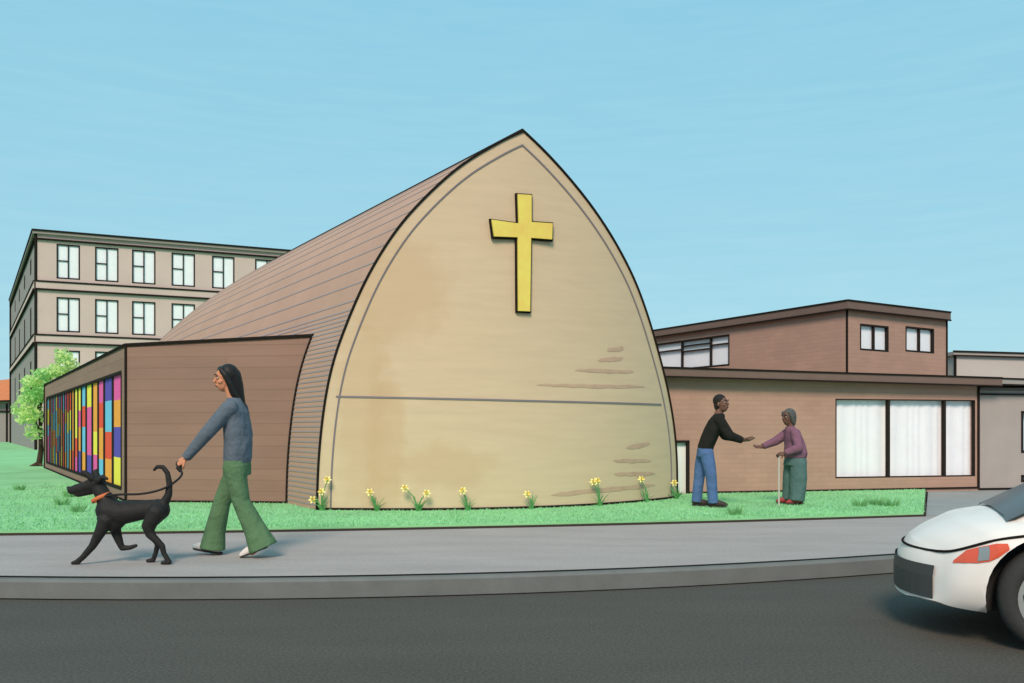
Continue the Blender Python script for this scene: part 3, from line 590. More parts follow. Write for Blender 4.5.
# ------------------------------------------------------------------ daffodils along the foot of the gable
m_stem = mat('daffodil leaf', (84, 150, 84), .7, noise=.15, nscale=20); m_petal = mat('daffodil petal', (250, 238, 156), .7); m_cup = mat('daffodil cup', (248, 220, 110), .7)
def daffodil(px, py, flowers, nleaf, spread, label):
    u = u_of(px); b = F(u, .2, .12); Y = b.y; pp = lambda x, y: Vector(((x-CX)/FP*Y, Y, CH+(HY-y)/FP*Y)); dz = .2-pp(px, py).z
    pl = thing('daffodil', label, 'flower', tuple(b), group='daffodils along the foot of the church gable')
    mb = MB()
    for k in range(nleaf):
        a = random.uniform(0, 6.28); dx = spread*1.25*random.uniform(-1, 1); h = random.uniform(.1, .24); dy = random.uniform(-.07, .05); w = .012; rows = []
        for j in range(5):
            t = j/4; c = b+Vector((dx*t**1.4+.02*math.cos(a), dy*t+.02*math.sin(a), h*t*(1.15-.35*t*abs(dx)/.2))); ww = w*(1-t*.85); rows.append([c-Vector((ww, ww*.4, 0)), c+Vector((ww, ww*.4, 0))])
        mb.grid(rows)
    mb.build('leaves', m_stem, pl, recalc=False)
    for (fx, fy) in flowers:
        e = pp(fx, fy)+Vector((0, -.03, dz)); mid_ = b.lerp(e, .55)+Vector((-(e.x-b.x)*.25, 0, .02)); mb = MB(); mb.tube([b, mid_, e], [.009, .008, .006], 6); mb.build('stem', m_stem, pl)
        fo = Vector((random.uniform(-.35, .35), -.85, .35)).normalized(); q = fo.to_track_quat('Z', 'Y').to_matrix(); mb = MB(); mb2 = MB()
        for k in range(6):
            a = k*math.pi/3; f = lambda r, da, z: e+q @ Vector((r*math.cos(a+da), r*math.sin(a+da), z)); mb.poly([f(.008, 0, 0), f(.036, -.45, .008), f(.064, 0, .0), f(.036, .45, .008)])
        rr = []
        for (r_, z_) in ((.014, 0), (.02, .02), (.027, .038)): rr.append([e+q @ Vector((r_*math.cos(t), r_*math.sin(t), z_)) for t in [i*6.2832/10 for i in range(10)]])
        mb2.grid(rr, 0, True); fl = mb.build('flower', m_petal, pl, recalc=False); mb2.build('cup', m_cup, fl, recalc=False)
for a in ((320, 508, [(328, 477), (313, 497), (322, 489)], 13, .13, 'tall daffodil clump with three flowers at the left corner of the gable'),
          (374, 510, [(370, 491)], 10, .12, 'single bloom daffodil, second clump from the left under the gable'),
          (416, 511, [(405, 488), (427, 493)], 9, .14, 'daffodil with two blooms leaning apart under the left half of the gable'),
          (465, 512, [(463, 492)], 8, .11, 'thin single bloom daffodil left of the middle of the gable'),
          (528, 510, [(527, 495)], 7, .10, 'smallest daffodil, one bloom, right of the middle and below the cross'),
          (596, 505, [(593, 481), (597, 480)], 11, .13, 'daffodil with two close blooms under the right half of the gable'),
          (643, 501, [(641, 478)], 12, .12, 'bushy single bloom daffodil, second clump from the right end of the gable'),
          (673, 500, [(674, 484), (662, 495)], 14, .14, 'bushy daffodil with high and low blooms at the gable corner by the white door')): daffodil(*a)

# ------------------------------------------------------------------ figures: tapered limbs fused into one skin
class Blob:
    def __init__(s): s.bm = bmesh.new()
    def ball(s, c, r, q=None, sub=2):
        r = (r, r, r) if isinstance(r, (int, float)) else r; M = Matrix.Translation(Vector(c)) @ (q.to_4x4() if q else Matrix.Identity(4)) @ Matrix.Diagonal((*r, 1))
        bmesh.ops.create_icosphere(s.bm, subdivisions=sub, radius=1, matrix=M)
    def chain(s, pts, cap0=True, cap1=True, flat=(1, 1)):
        pts = [(Vector(p[:3]), p[3]) for p in pts]
        for i, (p, r) in enumerate(pts):
            if (i == 0 and not cap0) or (i == len(pts)-1 and not cap1): continue
            s.ball(p, r)
        for (p, r), (q, r2) in zip(pts[:-1], pts[1:]):
            d = q-p
            if d.length < 1e-5: continue
            M = Matrix.Translation((p+q)/2) @ d.to_track_quat('Z', 'Y').to_matrix().to_4x4()
            bmesh.ops.create_cone(s.bm, cap_ends=True, segments=18, radius1=r, radius2=r2, depth=d.length, matrix=M)
    def tors(s, secs):                                  # stacked ellipse sections: (centre, half depth, half width)
        rows = []; n = 24
        for (c, a, b) in secs: rows.append([s.bm.verts.new((c[0]+a*math.cos(2*math.pi*k/n), c[1]+b*math.sin(2*math.pi*k/n), c[2]+(c[3]*math.cos(2*math.pi*k/n) if len(c) > 3 else 0))) for k in range(n)])
        for r0, r1 in zip(rows[:-1], rows[1:]):
            for k in range(n): s.bm.faces.new((r0[k], r0[(k+1) % n], r1[(k+1) % n], r1[k]))
        s.bm.faces.new(rows[0][::-1]); s.bm.faces.new(rows[-1])
    def skin(s, name, m, parent, voxel=.009, smooth=4, fac=.5):
        me = bpy.data.meshes.new(name); bmesh.ops.recalc_face_normals(s.bm, faces=s.bm.faces); s.bm.to_mesh(me); s.bm.free()
        o = bpy.data.objects.new(name, me); COL.objects.link(o)
        r = o.modifiers.new('r', 'REMESH'); r.mode = 'VOXEL'; r.voxel_size = voxel
        q = o.modifiers.new('s', 'SMOOTH'); q.factor = fac; q.iterations = smooth
        dg = bpy.context.evaluated_depsgraph_get(); me2 = bpy.data.meshes.new_from_object(o.evaluated_get(dg)); o.modifiers.clear(); o.data = me2; bpy.data.meshes.remove(me); me2.name = name
        me2.materials.clear(); me2.materials.append(m); me2.polygons.foreach_set('use_smooth', [True]*len(me2.polygons)); o.parent = parent
        return o
def frame(fwd, upv):
    f = Vector(fwd).normalized(); u = Vector(upv); l = u.cross(f).normalized(); u = f.cross(l); return Matrix((f, l, u)).transposed()   # columns: forward, left, up
def head(b, c, Q, k=1.0):                               # skull, jaw, nose, ears around the head centre
    T = lambda x, y, z: Vector(c)+Q @ Vector((x, y, z))*k
    b.ball(T(-.008, 0, .025), (.092*k, .074*k, .092*k), Q); b.ball(T(.018, 0, -.045), (.066*k, .056*k, .072*k), Q); b.ball(T(.035, 0, -.085), (.034*k, .034*k, .026*k), Q)
    b.chain([(*T(.082, 0, .012), .011*k), (*T(.098, 0, -.022), .014*k)]); b.ball(T(.078, 0, .03), (.016*k, .05*k, .012*k), Q)
    b.ball(T(.078, 0, -.058), (.016*k, .026*k, .012*k), Q)
    for s_ in (1, -1): b.ball(T(-.005, s_*.073, -.008), (.018*k, .012*k, .03*k), Q); b.ball(T(.05, s_*.038, -.025), (.028*k, .022*k, .024*k), Q)
def face(c, Q, parent, k=1.0, lip=(150, 84, 72), iris=(40, 28, 22)):
    T = lambda x, y, z: Vector(c)+Q @ Vector((x, y, z))*k
    me = mat('eye', (196, 184, 174), .4); mi = mat('iris', iris, .2)
    for s_ in (1, -1):
        mb = MB(); mb2 = MB()
        def ball(m_, p, r, sq=1):
            rows = [[p+Q @ Vector((r*math.cos(t)*sq, r*math.sin(t)*math.cos(a), r*.75*math.sin(t)*math.sin(a))) for a in [i*6.2832/10 for i in range(10)]] for t in [j*math.pi/6 for j in range(7)]]
            m_.grid(rows, 0, True)
        ball(mb, T(.0735, s_*.034, .01), .0115*k); ball(mb2, T(.0795, s_*.034, .01), .0078*k, .8)
        e = mb.build('eye', me, parent, True); mb2.build('iris', mi, e, True)
        mb = MB(); mb.tube([T(.088, s_*.015, .036), T(.091, s_*.034, .041), T(.08, s_*.052, .035)], .0045*k, 6); mb.build('eyebrow', mat('brow', (28, 22, 20), .8), parent)
    mb = MB(); mb.tube([T(.084, -.024, -.058), T(.0955, 0, -.056), T(.084, .024, -.058)], [.003*k, .0065*k, .003*k], 6); mb.build('mouth', mat('lip', lip, .5), parent)
def hand(b, w, d, nrm, side, curl=.5, k=1.0, spread=.06):   # wrist, pointing direction, palm normal, thumb side sign
    d = Vector(d).normalized(); nrm = Vector(nrm); nrm = (nrm-d*nrm.dot(d)).normalized(); a = d.cross(nrm).normalized()*side; w = Vector(w)
    Q = Matrix((d, a, nrm)).transposed(); b.ball(w+d*.048*k, (.052*k, .04*k, .017*k), Q); b.chain([(*w, .024*k), (*(w+d*.03*k), .022*k)])
    for i, (ln, y) in enumerate(((.068, .029), (.076, .0105), (.07, -.0085), (.055, -.027))):
        p = w+d*(.088-abs(i-1)*.004)*k+a*y*k; dd = (d+a*spread*(1.5-i)).normalized(); pts = [(*(p-d*.025*k), .0095*k)]; ang = curl*.55+i*.04
        for j, f in enumerate((.45, .32, .23)):
            pts.append((*p, (.0096-.0008*j)*k)); e = dd*math.cos(ang)+nrm*math.sin(ang); p = p+e*ln*f*k; ang += curl*.75
        pts.append((*p, .0072*k)); b.chain(pts)
    t0 = w+d*.022*k+a*.03*k; t1 = t0+(d*.55+a*.75+nrm*.25).normalized()*.036*k; t2 = t1+(d*.85+a*.25+nrm*(.25+.5*curl)).normalized()*.03*k
    b.chain([(*t0, .014*k), (*t1, .0115*k), (*t2, .0085*k)])

# --- woman walking the dog, local x forward, y to her left
SK1 = mat('tan skin', (206, 140, 104), .55, noise=.04, nscale=12); SK2 = mat('brown skin', (112, 80, 66), .55, noise=.06, nscale=12); SK3 = mat('deep brown skin', (104, 72, 60), .55, noise=.06, nscale=12)
def cloth(n, c, b=.35): 
    m = mat(n, c, .95, noise=.1, nscale=5, bump=.9, bscale=7, spec=.12)
    for q in m.node_tree.nodes:
        if q.type == 'BUMP': q.inputs['Distance'].default_value = .05
    return m
wl = at(235, 556.5, 8.2); wl.z = .15
wk = thing('person', 'woman in a blue grey sweater and green flared trousers walking the black dog', 'person', tuple(wl), R(180), local=True)
HC_ = Vector((.085, 0, 1.615)); HQ = frame((1, .5, -.06), (0, 0, 1))
b = Blob(); head(b, HC_, HQ, 1.02)
b.chain([(.045, 0, 1.53, .052), (.01, 0, 1.42, .055), (0, 0, 1.3, .09), (-.02, 0, 1.0, .1), (-.02, 0, .92, .1)])
wr = Vector((.385, .17, .895)); b.chain([(0, .15, 1.36, .05), (.17, .21, 1.13, .042), (*wr, .026)])
b.chain([(0, -.15, 1.36, .05), (-.04, -.2, 1.1, .04), (.04, -.2, .88, .026)])
hand(b, wr, (.75, -.1, -.42), (-.2, -.75, -.55), 1, 1.25, 1.0); hand(b, (.04, -.2, .88), (.25, 0, -1), (.1, .95, 0), 1, .6, 1.0)
b.chain([(-.02, -.08, .9, .08), (.14, -.09, .5, .055), (.21, -.09, .1, .036), (.3, -.09, .05, .03)]); b.chain([(-.02, .08, .9, .08), (-.06, .09, .52, .055), (-.3, .09, .15, .036), (-.18, .09, .05, .03)])
b.skin('body', SK1, wk, .0055, 2, .4); face(HC_, HQ, wk, 1.02)
b = Blob()
b.tors([((-.02, 0, .845), .115, .165), ((-.025, 0, .9), .122, .175), ((-.03, 0, 1.05), .122, .175), ((-.02, 0, 1.2), .12, .185), ((-.005, 0, 1.32), .105, .185), ((.005, 0, 1.385), .082, .15), ((.008, 0, 1.42), .066, .08), ((.015, 0, 1.445), .06, .066)])
b.chain([(0, .15, 1.35, .075), (.18, .215, 1.125, .062), (.385, .172, .90, .043)], cap1=False); b.chain([(0, -.15, 1.35, .075), (-.045, -.205, 1.1, .06), (.035, -.2, .90, .043)], cap1=False)
b.skin('sweater', cloth('blue grey wool', (98, 108, 118)), wk, .009, 3)
b = Blob()
b.tors([((-.02, 0, .74), .12, .17), ((-.022, 0, .84), .118, .168), ((-.02, 0, .87), .112, .16)])
b.chain([(-.015, -.085, .82, .105), (.07, -.09, .66, .092), (.15, -.09, .48, .078), (.215, -.09, .2, .096), (.235, -.09, .055, .116)], cap1=False)
b.chain([(-.02, .085, .82, .105), (-.05, .09, .66, .092), (-.085, .09, .5, .078), (-.215, .09, .24, .102), (-.285, .09, .085, .134)], cap1=False)
b.skin('trousers', cloth('green cotton', (90, 120, 86)), wk, .009, 3)
M_SHOE = mat('off white shoe', (222, 210, 202), .6); M_SOLE = mat('dark sole', (52, 44, 42), .7)
def shoe(parent, heel, toe, y, m, r=.043, sole=M_SOLE):
    h, t = Vector((heel[0], y, heel[1])), Vector((toe[0], y, toe[1])); b = Blob(); md = h.lerp(t, .5)
    b.chain([(*(h+Vector((0, 0, r+.008))), r), (*(md+Vector((0, 0, r+.004))), r*.98), (*(h.lerp(t, .82)+Vector((0, 0, r*.8))), r*.85), (*(t+Vector((0, 0, r*.6))), r*.6)])
    b.chain([(*(h+Vector((.03, 0, r))), r*.85), (*(h+Vector((.02, 0, r+.06))), r*.9)], cap1=False)
    o = b.skin('shoe', m, parent, .007, 3); mb = MB(); d = (t-h).normalized(); n = Vector((-d.z, 0, d.x)); rows = []
    pts = [(0, .03), (.12, .042), (.35, .04), (.65, .046), (.85, .04), (.98, .02)]; ln = (t-h).length; ring = [(h-d*.035+d*(ln+.05)*s_+Vector((0, w_, 0))) for s_, w_ in pts]+[(h-d*.035+d*(ln+.05)*s_-Vector((0, w_, 0))) for s_, w_ in pts[::-1]]
    k = len(ring); mb.poly(ring[::-1]); mb.poly([p+n*.016 for p in ring])
    for i in range(k): mb.poly([ring[i], ring[(i+1) % k], ring[(i+1) % k]+n*.016, ring[i]+n*.016])
    mb.build('sole', sole, o)
shoe(wk, (.185, .012), (.40, .05), -.09, M_SHOE); shoe(wk, (-.285, .075), (-.09, .0), .09, M_SHOE)
b = Blob(); T = lambda x, y, z: HC_+HQ @ Vector((x, y, z))
b.ball(T(-.028, 0, .04), (.096, .088, .1), HQ, 3); b.chain([(*T(-.06, 0, .03), .08), (*T(-.085, .0, -.06), .07), (*T(-.105, 0, -.15), .055), (*T(-.125, 0, -.225), .04), (*T(-.16, 0, -.29), .022), (*T(-.19, 0, -.325), .008)])
for s_ in (1, -1): b.chain([(*T(.045, s_*.055, .08), .022), (*T(.012, s_*.08, .03), .026), (*T(-.02, s_*.082, -.05), .03), (*T(-.05, s_*.072, -.14), .032), (*T(-.09, s_*.055, -.22), .026), (*T(-.13, s_*.04, -.28), .01)])
b.chain([(*T(.045, .0, .1), .02), (*T(.04, .05, .088), .022)]); b.chain([(*T(.045, 0, .1), .02), (*T(.04, -.05, .088), .022)])
b.skin('hair', mat('black hair', (34, 30, 28), .5, noise=.3, nscale=30, stretch=(6, 6, 1), bump=.4, bscale=70), wk, .007, 3)

# --- black dog
dl = at(128, 563.5, 7.75); dl.z = .15
dog = thing('dog', 'slim black dog with an orange collar walking on the pavement ahead of the woman', 'dog', tuple(dl), R(180), local=True)
M_DOG = mat('black fur', (36, 34, 32), .65, noise=.25, nscale=25, bump=.5, bscale=90, spec=.3)
DP = lambda x, y: ((128-x)*.00861, (563.5-y)*.00861)
def dpt(x, y, r, lat=0): q = DP(x, y); return (q[0], lat, q[1], r)
b = Blob()
b.tors_ = None
b.chain([dpt(108, 510, .105), dpt(120, 513, .105), dpt(136, 511, .088), dpt(152, 508.5, .078), dpt(161, 508, .075)])
b.ball((*dpt(112, 518, 0)[:3],), (.13, .085, .12)); b.ball(dpt(158, 509, 0)[:3], (.1, .085, .09))
b.chain([dpt(108, 504, .085), dpt(103, 495, .066), dpt(98, 486, .06)])
b.ball(dpt(96.5, 483, 0)[:3], (.085, .066, .066)); b.chain([dpt(93, 484.5, .06), dpt(84, 487.5, .05), dpt(75, 489.8, .044), dpt(71.5, 490.2, .036)]); b.ball(dpt(68.5, 487.8, 0)[:3], .017)
b.chain([dpt(91, 490, .04), dpt(78, 493.5, .032)])
for s_, (x, y) in ((1, (83, 470)), (-1, (92, 469))):
    b.chain([dpt(95, 478, .03, s_*.045), dpt((x+95)/2-1, (y+478)/2-1.5, .024, s_*.06), dpt(x+2, y+1, .012, s_*.06)])
b.chain([dpt(101, 480, .03, .05), dpt(106, 476.5, .022, .062), dpt(111, 478.5, .012, .066)])
b.chain([dpt(164, 503, .042), dpt(168.5, 495, .032), dpt(169.5, 484, .026), dpt(167.5, 473, .022), dpt(163, 467, .02), dpt(157.5, 466.5, .017), dpt(154, 470, .012)])
# fore legs: near reaching forward, far one bent back
b.chain([dpt(109, 519, .07, .05), dpt(104, 530, .05, .06), dpt(96, 545, .033, .062), dpt(86, 556.5, .025, .062), dpt(80, 561.0, .022, .062)]); b.chain([dpt(82, 560.5, .024, .062), dpt(76, 561.8, .016, .062)])
b.chain([dpt(111, 521, .06, -.05), dpt(113, 533, .044, -.06), dpt(117, 544.5, .03, -.062), dpt(119, 549, .025, -.062), dpt(127, 548.5, .021, -.062), dpt(133, 546.5, .016, -.062)])
# hind legs: knee forward against the belly, hock back
b.chain([dpt(159, 511, .075, .045), dpt(151, 525, .055, .06), dpt(152.5, 533, .038, .062), dpt(165, 545, .026, .062), dpt(166.5, 552, .022, .062), dpt(172, 561, .021, .062)]); b.chain([dpt(172, 561, .023, .062), dpt(165, 561.8, .016, .062)])
b.chain([dpt(160, 511, .07, -.045), dpt(149, 523, .052, -.06), dpt(147, 532, .036, -.062), dpt(155, 545, .025, -.062), dpt(153, 553, .021, -.062), dpt(150.5, 561, .02, -.062)]); b.chain([dpt(150.5, 561, .022, -.062), dpt(144.5, 561.8, .016, -.062)])
b.skin('body', M_DOG, dog, .007, 5)
for s_ in (1, -1):
    mb = MB(); p = Vector(dpt(88.5, 482, 0, s_*.05)[:3]); mb.box(p, (.012, .01, .012)); mb.build('eye', mat('dog eye', (90, 60, 36), .2), dog)
mb = MB(); c1 = Vector(dpt(101.5, 497.5, 0)[:3]); ax = (Vector(dpt(98, 486, 0)[:3])-Vector(dpt(106, 503, 0)[:3])).normalized(); e1 = Vector((0, 1, 0)); e2 = ax.cross(e1)
rows = [[c1+ax*h_+(e1*math.cos(t)*.078+e2*math.sin(t)*.088)*(1+g_) for t in [i*6.2832/24 for i in range(24)]] for h_, g_ in ((-.016, -.1), (-.016, .02), (.016, .0), (.016, -.12))]
mb.grid(rows, 0, True); mb.build('collar', mat('orange collar', (206, 112, 66), .6), dog, smooth=True)
# --- leash from the collar to her hand
def toW(o, p): M = Matrix.Translation(o.location) @ Matrix.Rotation(o.rotation_euler.z, 4, 'Z'); return M @ Vector(p)
hw = toW(wk, wr+Vector((.085, -.005, -.055))); dw = toW(dog, dpt(106, 496, 0, .05)[:3])
pts = []
ctrl = [dw, at(120, 494.5, 7.66), at(140, 494, 7.66), at(158, 490.5, 7.68), at(172, 484, 7.75), at(182, 474, 7.9), hw, hw+Vector((.03, 0, .03)), hw+Vector((.035, 0, -.06)), hw+Vector((-.005, 0, -.02))]
for i in range(len(ctrl)-1):
    p0, p1, p2, p3 = ctrl[max(i-1, 0)], ctrl[i], ctrl[i+1], ctrl[min(i+2, len(ctrl)-1)]
    for j in range(8):
        t = j/8; pts.append(.5*((2*p1)+(p2-p0)*t+(2*p0-5*p1+4*p2-p3)*t*t+(3*p1-p0-3*p2+p3)*t**3))
mb = MB(); mb.tube(pts, .0095, 8); tag(mb.build('dog_leash', mat('black leash', (30, 28, 27), .7)), 'black leash from the collar of the dog to the hand of the woman', 'leash')

# --- man in black top, local x forward (to the right), y to his left (away from the viewer)
ml = at(706, 506, 12.9); ml.z = .2
mn = thing('person', 'man in a black top and blue jeans leaning forward with both arms held out', 'person', tuple(ml), R(-4), local=True)
HC_ = Vector((.215, -.02, 1.475)); HQ = frame((.78, -.62, .12), (-.1, .05, 1)); b = Blob(); head(b, HC_, HQ, 1.08)
b.chain([(.2, 0, 1.4, .055), (.17, 0, 1.3, .065), (.12, 0, 1.15, .1), (.0, 0, .85, .1)])
for s_, hx in ((-1, Vector((.50, -.13, .955))), (1, Vector((.52, .08, .97)))):
    b.chain([(.17, s_*.17, 1.25, .05), (.30, s_*.2, 1.02, .042), (*hx, .028)])
    hand(b, hx, (1, -s_*.12*-1*0, .02), (0, -s_*.3, .9), -s_*-1 if s_ > 0 else 1, .35, 1.05)
b.chain([(-.0, -.09, .8, .08), (.06, -.1, .4, .06), (.085, -.1, .09, .04), (.18, -.1, .05, .03)]); b.chain([(-.03, .09, .8, .08), (-.08, .1, .4, .06), (-.12, .12, .09, .04), (-.02, .12, .05, .03)])
b.skin('body', SK2, mn, .006, 2, .4); face(HC_, HQ, mn, 1.08, (96, 56, 48))
b = Blob()
b.tors([((-.01, 0, .80), .105, .165), ((0, 0, .87), .118, .175), ((.05, 0, 1.0), .125, .19), ((.1, 0, 1.12), .125, .2), ((.15, 0, 1.24), .112, .2), ((.18, 0, 1.305), .085, .15), ((.19, 0, 1.335), .068, .08)])
for s_, hx in ((-1, Vector((.50, -.13, .955))), (1, Vector((.52, .08, .97)))):
    b.chain([(.16, s_*.165, 1.24, .082), (.30, s_*.2, 1.02, .07), (*(hx-Vector((.015, 0, 0))), .05)], cap1=False)
b.skin('sweater', cloth('black knit', (38, 37, 35)), mn, .01, 3)
b = Blob(); b.tors([((-.02, 0, .72), .115, .165), ((-.012, 0, .84), .11, .16), ((-.005, 0, .86), .1, .155)])
b.chain([(-.005, -.09, .78, .1), (.04, -.1, .55, .088), (.06, -.1, .42, .078), (.085, -.1, .06, .072)], cap1=False); b.chain([(-.02, .09, .78, .1), (-.065, .1, .55, .088), (-.08, .11, .42, .078), (-.12, .12, .06, .072)], cap1=False)
b.skin('jeans', cloth('blue denim', (84, 110, 154)), mn, .009, 3)
M_BSHOE = mat('dark brown shoe', (64, 52, 48), .6)
shoe(mn, (.06, .01), (.27, .01), -.1, M_BSHOE, .045); shoe(mn, (-.145, .01), (.06, .01), .12, M_BSHOE, .045)
b = Blob(); T = lambda x, y, z: HC_+HQ @ (Vector((x, y, z))*1.08); b.ball(T(-.022, 0, .046), (.1, .086, .094), HQ, 3)
b.ball(T(-.05, 0, -.02), (.062, .078, .085), HQ); b.ball(T(-.015, 0, .03), (.085, .084, .07), HQ); b.skin('hair', mat('short black hair', (32, 28, 27), .7, noise=.3, nscale=50, bump=.6, bscale=120), mn, .007, 2)

# --- elder in a plum sweater with a cane, local x forward (to the left), y to her left (towards the viewer)
ol = at(793, 503, 13.35); ol.z = .2
ow = thing('person', 'elderly woman in a plum sweater and teal trousers leaning on a cane', 'person', tuple(ol), R(183), local=True)
HC_ = Vector((.07, 0, 1.285)); HQ = frame((.92, .38, -.04), (.06, 0, 1)); b = Blob(); head(b, HC_, HQ, 1.04)
b.chain([(.05, 0, 1.2, .05), (.03, 0, 1.12, .06), (0, 0, 1.0, .1), (-.04, 0, .72, .1)])
w1 = Vector((.43, -.10, .855)); w2 = Vector((.2, .19, .765))
b.chain([(.02, -.14, 1.07, .05), (.2, -.19, .93, .042), (*w1, .026)]); b.chain([(.02, .15, 1.06, .05), (-.0, .23, .84, .042), (*w2, .026)])
hand(b, w1, (1, .1, -.08), (0, .5, .85), -1, .35, .95); hand(b, w2, (.9, -.12, -.2), (0, -.55, -.85), 1, 1.2, .95)
b.chain([(-.03, -.09, .7, .08), (0, -.09, .1, .04), (.1, -.09, .05, .03)]); b.chain([(-.03, .09, .7, .08), (-.01, .09, .1, .04), (.09, .09, .05, .03)])
b.skin('body', SK3, ow, .006, 2, .4); face(HC_, HQ, ow, 1.04, (92, 52, 46))
b = Blob()
b.tors([((-.035, 0, .685), .155, .19), ((-.04, 0, .75), .165, .2), ((-.03, 0, .87), .148, .195), ((0, 0, 1.0), .125, .185), ((.02, 0, 1.08), .1, .17), ((.035, 0, 1.125), .075, .11), ((.045, 0, 1.155), .062, .068)])
b.chain([(.02, -.14, 1.06, .078), (.2, -.19, .93, .066), (*(w1-Vector((.01, 0, 0))), .046)], cap1=False); b.chain([(.02, .15, 1.05, .078), (-.0, .235, .84, .066), (*(w2-Vector((.01, 0, 0))), .046)], cap1=False)
b.skin('sweater', cloth('plum wool', (128, 90, 108)), ow, .01, 3)
b = Blob(); b.tors([((-.03, 0, .58), .165, .205), ((-.035, 0, .66), .158, .195), ((-.035, 0, .70), .14, .175)])
b.chain([(-.02, -.095, .62, .115), (-.005, -.1, .4, .118), (.0, -.1, .2, .118), (.01, -.1, .06, .115)], cap1=False); b.chain([(-.045, .095, .62, .118), (-.045, .1, .4, .124), (-.03, .1, .2, .12), (-.015, .1, .06, .112)], cap1=False)
b.skin('trousers', cloth('teal cotton', (84, 110, 108)), ow, .01, 3)
M_RED = mat('red shoe', (156, 62, 64), .6)
shoe(ow, (.0, .01), (.2, .01), -.1, M_RED, .045); shoe(ow, (-.08, .01), (.12, .01), .1, M_RED, .045)
b = Blob(); T = lambda x, y, z: HC_+HQ @ (Vector((x, y, z))*1.04); b.ball(T(-.026, 0, .035), (.1, .09, .104), HQ, 3); b.chain([(*T(-.055, 0, .0), .078), (*T(-.06, 0, -.08), .06)])
for s_ in (1, -1): b.chain([(*T(.03, s_*.068, .07), .026), (*T(.005, s_*.082, .0), .026), (*T(-.02, s_*.07, -.07), .026)])
b.skin('hair', mat('grey black hair', (44, 42, 41), .6, noise=.35, nscale=40, stretch=(1, 5, 1), rgb2=(112, 110, 106)), ow, .008, 2)
ch = toW(ow, w2+Vector((.075, -.012, -.035))); cf = toW(ow, (.275, .175, -.002)); cf.z = .2
mb = MB(); mb.tube([cf, cf.lerp(ch, .98)], .013, 10); hd = ch
cane = thing('walking_cane', 'pale walking cane with a dark handle under the hand of the elderly woman', 'cane', tuple(cf))
mb.build('shaft', mat('pale wood', (196, 186, 176), .5), cane)
mb = MB(); mb.tube([hd+Vector((.075, 0, .0)), hd+Vector((.02, 0, .012)), hd, hd+Vector((-.04, 0, -.006))], .016, 10); mb.build('handle', mat('dark handle', (40, 34, 32), .5), cane)

# ------------------------------------------------------------------ white car at the right edge
TH_ = R(20); car = thing('car', 'white car with an orange red headlight at the right edge of the road', 'car', (2.64, 6.2, 0), math.pi-TH_, local=True)
M_PAINT = mat('white car paint', (240, 229, 220), .45, noise=.012, nscale=2, spec=.35, coat=.12); M_BLK = mat('black plastic', (72, 72, 70), .6); M_TYRE = mat('tyre rubber', (58, 57, 55), .85, bump=.3, bscale=40); M_ARCH = mat('arch liner', (60, 58, 56), .9)
M_CGLASS = mat('dark car glass', (92, 90, 88), .3, spec=.3); M_LAMP = mat('orange red lamp', (226, 88, 54), .2, coat=.8); M_REF = mat('grey reflector', (160, 160, 158), .25, metal=.4)
WR, XF, XR, HWd = .315, -.83, -3.25, .82
# stations: x, half width, sill z, bonnet/deck z, shoulder z
ST = [(.0, .60, .225, .585, .53), (-.03, .68, .23, .63, .56), (-.1, .74, .21, .67, .595), (-.25, .79, .2, .715, .635), (-.45, .82, .19, .755, .665), (-.65, .83, .19, .785, .69), (-.9, .83, .19, .81, .715), (-1.3, .83, .19, .84, .75), (-2.2, .83, .19, .88, .80), (-2.9, .83, .19, .90, .83), (-3.4, .82, .2, .92, .84), (-3.8, .79, .24, .92, .83), (-4.0, .73, .3, .86, .78), (-4.06, .6, .4, .7, .62)]
rake = lambda x, z: -.13*max(0, (z-.43)/.2)**1.3*max(0, 1+x/.35)
def sec(x, w, zb, zt, zs):
    pr = [(0, zb), (w*.55, zb), (w*.88, zb+.012), (w*.975, zb+.07), (w, zb+(zs-zb)*.45), (w*.985, zs-.05), (w*.95, zs), (w*.86, zs+(zt-zs)*.55), (w*.6, zt-.012), (w*.3, zt), (0, zt+.004)]
    def xx(y): return x-.30*max(0, 1+x/.9)*(abs(y)/w)**2.6*(w/.82)
    rt = [Vector((xx(y)+rake(x, z), -y, z)) for y, z in pr]; lf = [Vector((xx(y)+rake(x, z), y, z)) for y, z in pr[1:-1]][::-1]
    return rt+lf
rows = []
dens = []
for a, b_ in zip(ST[:-1], ST[1:]):
    for j in range(3): dens.append(tuple(a[i]+(b_[i]-a[i])*j/3 for i in range(5)))
dens.append(ST[-1]); dens = np.array(dens)
for _ in range(2): dens[1:-1] = .25*dens[:-2]+.5*dens[1:-1]+.25*dens[2:]
rows = [sec(*d) for d in dens]
mb = MB(); mb.grid(rows, 0, True); mb.poly(rows[-1])
rows_body = rows; cap = rows[0]; nh = len(cap)//2; w0 = dens[0][1]           # bowed front end, one strip of quads between each pair of heights
def cap_row(i):
    a = cap[i]; b_ = cap[len(cap)-i] if 0 < i < nh else cap[i]
    return [Vector((-.30*(abs(a.y)*abs(t)/w0)**2.6*(w0/.82)+rake(0, a.z), a.y*-t, a.z)) for t in np.linspace(-1, 1, 13)]
mb.grid([cap_row(i) for i in range(0, nh+1)])
body = mb.build('body', [M_PAINT, M_ARCH], car, smooth=True)
def boolean(o, cutter):
    md = o.modifiers.new('b', 'BOOLEAN'); md.operation = 'DIFFERENCE'; md.object = cutter; md.solver = 'EXACT'
    bpy.context.view_layer.update(); dg = bpy.context.evaluated_depsgraph_get(); me = bpy.data.meshes.new_from_object(o.evaluated_get(dg)); o.modifiers.clear(); o.data = me; bpy.data.objects.remove(cutter)
